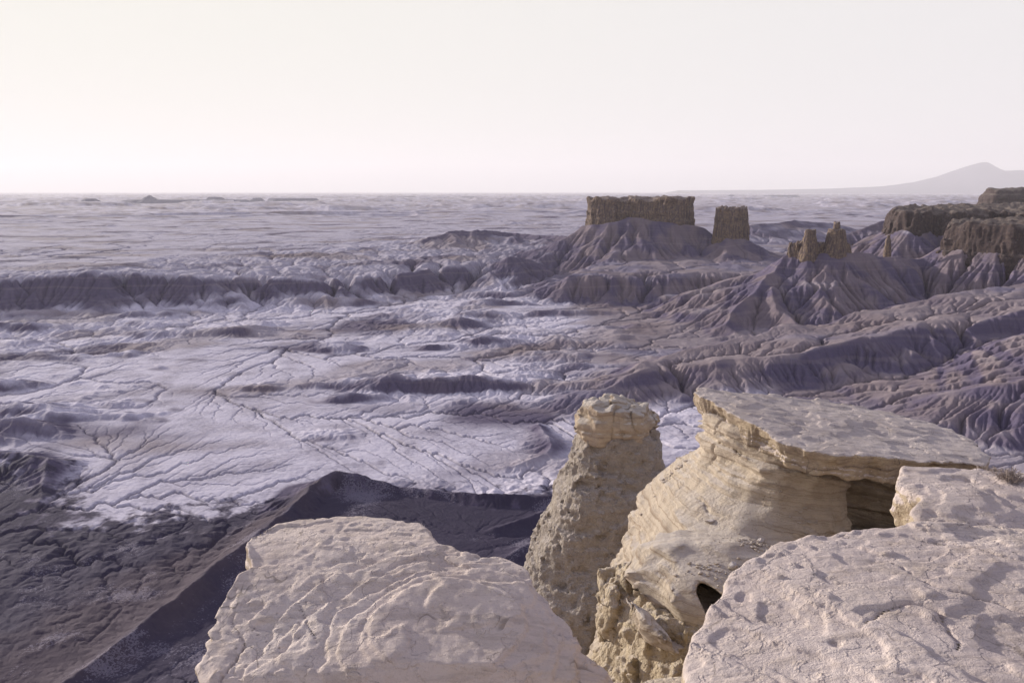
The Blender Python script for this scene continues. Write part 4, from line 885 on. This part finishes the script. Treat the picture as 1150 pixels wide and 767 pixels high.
def build_small():
    ob = bpy.data.objects; bpy.context.view_layer.update()
    outc = [o for o in ob if o.name.startswith(('layered_outcrop', 'crumbly_outcrop'))]; A = [o for o in ob if o.name == 'boulder' and 'lower left' in o.get('label', '')]
    slabs = [o for o in ob if o.name.startswith('rock_slab')]
    sm_ = rock_mat('loose_stone', (0.56, 0.50, 0.47), (0.64, 0.58, 0.55), (0.50, 0.43, 0.36), (0.42, 0.36, 0.31), flake=0.3, rust=0.2, stain=(0.28, 0.22, 0.19))
    def stone(x, y, sx, sy, sz, rot, seed, label, on):
        h = hit_z(on, x, y)
        if not h: return
        V, Fc = stone_mesh(sx, sy, sz, seed); o = mesh_obj('stone', V, Fc, sm_, smooth=False); o.location = (x, y, h[0] + sz * 0.45); o.rotation_euler = (0.1, -0.1, rot)
        tag(o, label, 'stone', 'loose stones on the rim rocks')
    p = lambda px, py, z: ptz(px, py, z)[:2]
    stone(*p(797, 586, -2.95), .055, .035, .022, 0.2, 1, 'flat loose stone lying on the bedding ledges of the layered outcrop', outc)
    stone(*p(856, 597, -2.88), .06, .035, .028, 0.6, 2, 'rounded loose stone on the outcrop just above the big corner slab', outc)
    stone(*p(822, 650, -3.05), .06, .045, .03, 1.0, 3, 'pale stone lodged by the dark hole beside the corner slab', outc)
    stone(*p(505, 751, -2.36), .085, .05, .03, 0.3, 4, 'largest flat stone in the gravel at the foot of the big boulder', A)
    stone(*p(548, 757, -2.37), .05, .04, .022, 1.3, 5, 'smaller angular stone in the gravel right of the largest flat one', A)
    stone(*p(452, 758, -2.37), .035, .028, .02, 2.1, 6, 'little stone at the left end of the gravel strip', A)
    # gravel: uncountable chips in two hollows, one object each
    def gravel(name, spots, seed, on, mat):
        r = np.random.default_rng(seed); VV, FF, k = [], [], 0
        base = [stone_mesh(1, 1, .7, 50 + q) for q in range(4)]
        import bmesh
        lows = []
        for q in range(5):
            bm = bmesh.new(); bmesh.ops.create_icosphere(bm, subdivisions=1, radius=1)
            V = np.array([v.co[:] for v in bm.verts]); F_ = np.array([[v.index for v in f.verts] for f in bm.faces]); bm.free()
            lows.append((V * (0.6 + 0.6 * r.random((len(V), 1))), F_))
        for (cx, cy, rx, ry, n, s0, s1) in spots:
            for _ in range(n):
                a = r.normal(size=2) * 0.5; x, y = cx + a[0] * rx, cy + a[1] * ry
                h = hit_z(on, x, y)
                if not h or h[1].z < 0.35: continue
                s = s0 + (s1 - s0) * r.random()**3; V, F_ = lows[r.integers(5)]
                ang = r.random() * 6.28; c_, s_ = math.cos(ang), math.sin(ang); M = np.array([[c_, -s_, 0], [s_, c_, 0], [0, 0, 1]])
                q = (V * s * np.array([1, .75, .5])) @ M.T + np.array([x, y, h[0] + s * 0.2]); VV.append(q); FF.append(F_ + k); k += len(q)
        if VV:
            o = mesh_obj(name, np.concatenate(VV), np.concatenate(FF), mat, smooth=False); tag(o, kind='stuff')
    gravel('gravel', [(-.25, 3.48, .6, .10, 800, .004, .022), (.25, 3.47, .35, .08, 300, .004, .016), (-.9, 3.5, .3, .06, 120, .003, .012)], 3, A, sm_)
    gs = []
    for px, py, rx, n in ((850, 615, .30, 160), (900, 590, .30, 120), (800, 640, .25, 100), (770, 505, .35, 160), (815, 520, .35, 120), (750, 530, .2, 80)):
        x, y = p(px, py, -2.95); gs.append((x, y, rx, rx * .7, n, .004, .028))
    gravel('rubble', gs, 4, outc, rock_mat('rubble_stone', (0.50, 0.43, 0.38), (0.58, 0.51, 0.45), (0.46, 0.38, 0.29), (0.36, 0.29, 0.23), flake=0.2, rust=0.3))
    # dry scrub on the slab at the right edge
    m, t, b = new_mat('dry_twigs'); tc = t.n('ShaderNodeTexCoord').outputs['Object']
    t.l(t.mix(t.noise(tc, 30, 3), (0.24, 0.195, 0.185), (0.40, 0.335, 0.30)), b.inputs['Base Color'])
    def shrub(px, py, z, hgt, seed, label):
        r = np.random.default_rng(seed); x, y = p(px, py, z); h = hit_z(slabs, x, y)
        if not h: return
        VV, FF, k = [], [], 0
        def twig(p0, p1, w):
            nonlocal k
            d = p1 - p0; d = d / np.linalg.norm(d); u = np.cross(d, [0.3, 0.5, 0.8]); u /= np.linalg.norm(u); v = np.cross(d, u)
            for P, ww in ((p0, w), (p1, w * .5)):
                for a in range(3): VV.append(P + ww * (u * math.cos(a * 2.094) + v * math.sin(a * 2.094)))
            for a in range(3): FF.append((k + a, k + (a + 1) % 3, k + 3 + (a + 1) % 3, k + 3 + a))
            k += 6
        for _ in range(70):
            th = r.random() * 6.28; el = 0.35 + 0.9 * r.random(); L = hgt * (0.5 + 0.5 * r.random())
            d = np.array([math.cos(th) * math.cos(el), math.sin(th) * math.cos(el), math.sin(el)]); p0 = np.array([r.normal() * .02, r.normal() * .02, -0.02]); pm = p0 + d * L * .5; twig(p0, pm, .0035)
            for _ in range(4):
                d2 = d + 0.5 * r.normal(size=3); d2 /= np.linalg.norm(d2); p1 = pm + d2 * L * .4; twig(pm, p1, .0022)
                for _ in range(2): d3 = d2 + 0.7 * r.normal(size=3); d3 /= np.linalg.norm(d3); twig(p1, p1 + d3 * L * .16, .0016)
        o = mesh_obj('dry_shrub', np.array(VV), np.array(FF), m, smooth=False); o.location = (x, y, h[0]); tag(o, label, 'shrub', 'dry shrubs on the rim')
    shrub(1134, 541, -2.0, .12, 1, 'small dry twiggy shrub on the pale slab at the right edge')
    shrub(1112, 529, -2.0, .09, 2, 'lower dry shrub tucked at the tip of the thin cap slab')
# ================================================================== LIGHT, SKY, AIR
SUN_AZ = R(-53); SUN_EL = R(12.5)
def build_world():
    w = bpy.data.worlds.new('World'); scene.world = w; w.use_nodes = True
    t = NT(w.node_tree); w.node_tree.nodes.clear()
    out = t.n('ShaderNodeOutputWorld'); bg = t.n('ShaderNodeBackground')
    sky = t.n('ShaderNodeTexSky', sky_type='NISHITA', sun_disc=False, sun_elevation=SUN_EL, sun_rotation=SUN_AZ, altitude=1500, air_density=1.0, dust_density=4.0, ozone_density=2.0)
    tc = t.n('ShaderNodeTexCoord'); sx = t.n('ShaderNodeSeparateXYZ', i_0=tc.outputs['Generated'])
    # thin high overcast: pale veil, thick at the horizon, thinning overhead
    hz = t.mix(t.ramp(sx.outputs[0], -0.6, 0.7), SKY_L, SKY_R)
    veil = t.ramp(sx.outputs[2], 0.20, 0.60, 1.0, 0.12)
    skyc = t.mix(1.0, sky.outputs[0], (SKY_K, SKY_K, SKY_K), 'MULTIPLY')
    top = t.mix(0.65, skyc, SKY_TOP)
    c = t.mix(veil, top, hz)
    t.l(c, bg.inputs[0]); bg.inputs[1].default_value = 0.10
    t.l(bg.outputs[0], out.inputs[0])
    sd = bpy.data.lights.new('sun', 'SUN'); so = bpy.data.objects.new('sun', sd); col.objects.link(so)
    sd.energy = 5.0; sd.angle = R(1.5); sd.color = (1.0, 0.92, 0.80)
    d = np.array([math.sin(SUN_AZ) * math.cos(SUN_EL), math.cos(SUN_AZ) * math.cos(SUN_EL), math.sin(SUN_EL)])
    from mathutils import Vector
    so.rotation_euler = Vector(d.tolist()).to_track_quat('Z', 'Y').to_euler()
SKY_L, SKY_R, SKY_TOP, SKY_K = (6.25, 6.12, 5.62), (5.95, 5.82, 5.85), (2.5, 2.6, 4.3), 0.5
def build_haze():
    m = bpy.data.materials.new('haze_air'); m.use_nodes = True; m.node_tree.nodes.clear(); t = NT(m.node_tree)
    out = t.n('ShaderNodeOutputMaterial'); v = t.n('ShaderNodeVolumePrincipled')
    v.inputs['Color'].default_value = (0.97, 0.955, 0.985, 1); v.inputs['Density'].default_value = HAZE; v.inputs['Anisotropy'].default_value = 0.12
    t.l(v.outputs[0], out.inputs['Volume'])
    L = 72000; z0, z1 = -420, 2300
    V = [(sx * L, sy * L, z) for z in (z0, z1) for sy in (-1, 1) for sx in (-1, 1)]
    F = [(0, 2, 3, 1), (4, 5, 7, 6), (0, 1, 5, 4), (2, 6, 7, 3), (0, 4, 6, 2), (1, 3, 7, 5)]
    o = mesh_obj('haze', V, F, m, smooth=False); tag(o, kind='stuff'); return o
HAZE = 3.0e-5
def settings():
    scene.render.engine = 'CYCLES'
    scene.cycles.use_denoising = True
    scene.cycles.denoiser = 'OPENIMAGEDENOISE'
    scene.cycles.max_bounces = 6; scene.cycles.diffuse_bounces = 3; scene.cycles.glossy_bounces = 1
    scene.cycles.transmission_bounces = 1; scene.cycles.volume_bounces = 2; scene.cycles.transparent_max_bounces = 4
    scene.cycles.caustics_reflective = False; scene.cycles.caustics_refractive = False
    vs = scene.view_settings; vs.view_transform = 'Standard'; vs.look = 'None'; vs.gamma = 1; vs.use_curve_mapping = False
    vs.exposure = EXPO
EXPO = 0.50
build_world()
ground, GFINE = build_ground()
build_cliffs(); print('cliffs', round(time.time() - T0, 1))
build_far()
build_rocks(); print('rocks', round(time.time() - T0, 1))
build_small(); print("small", round(time.time() - T0, 1))
build_haze()
settings()
print('script', round(time.time() - T0, 1))
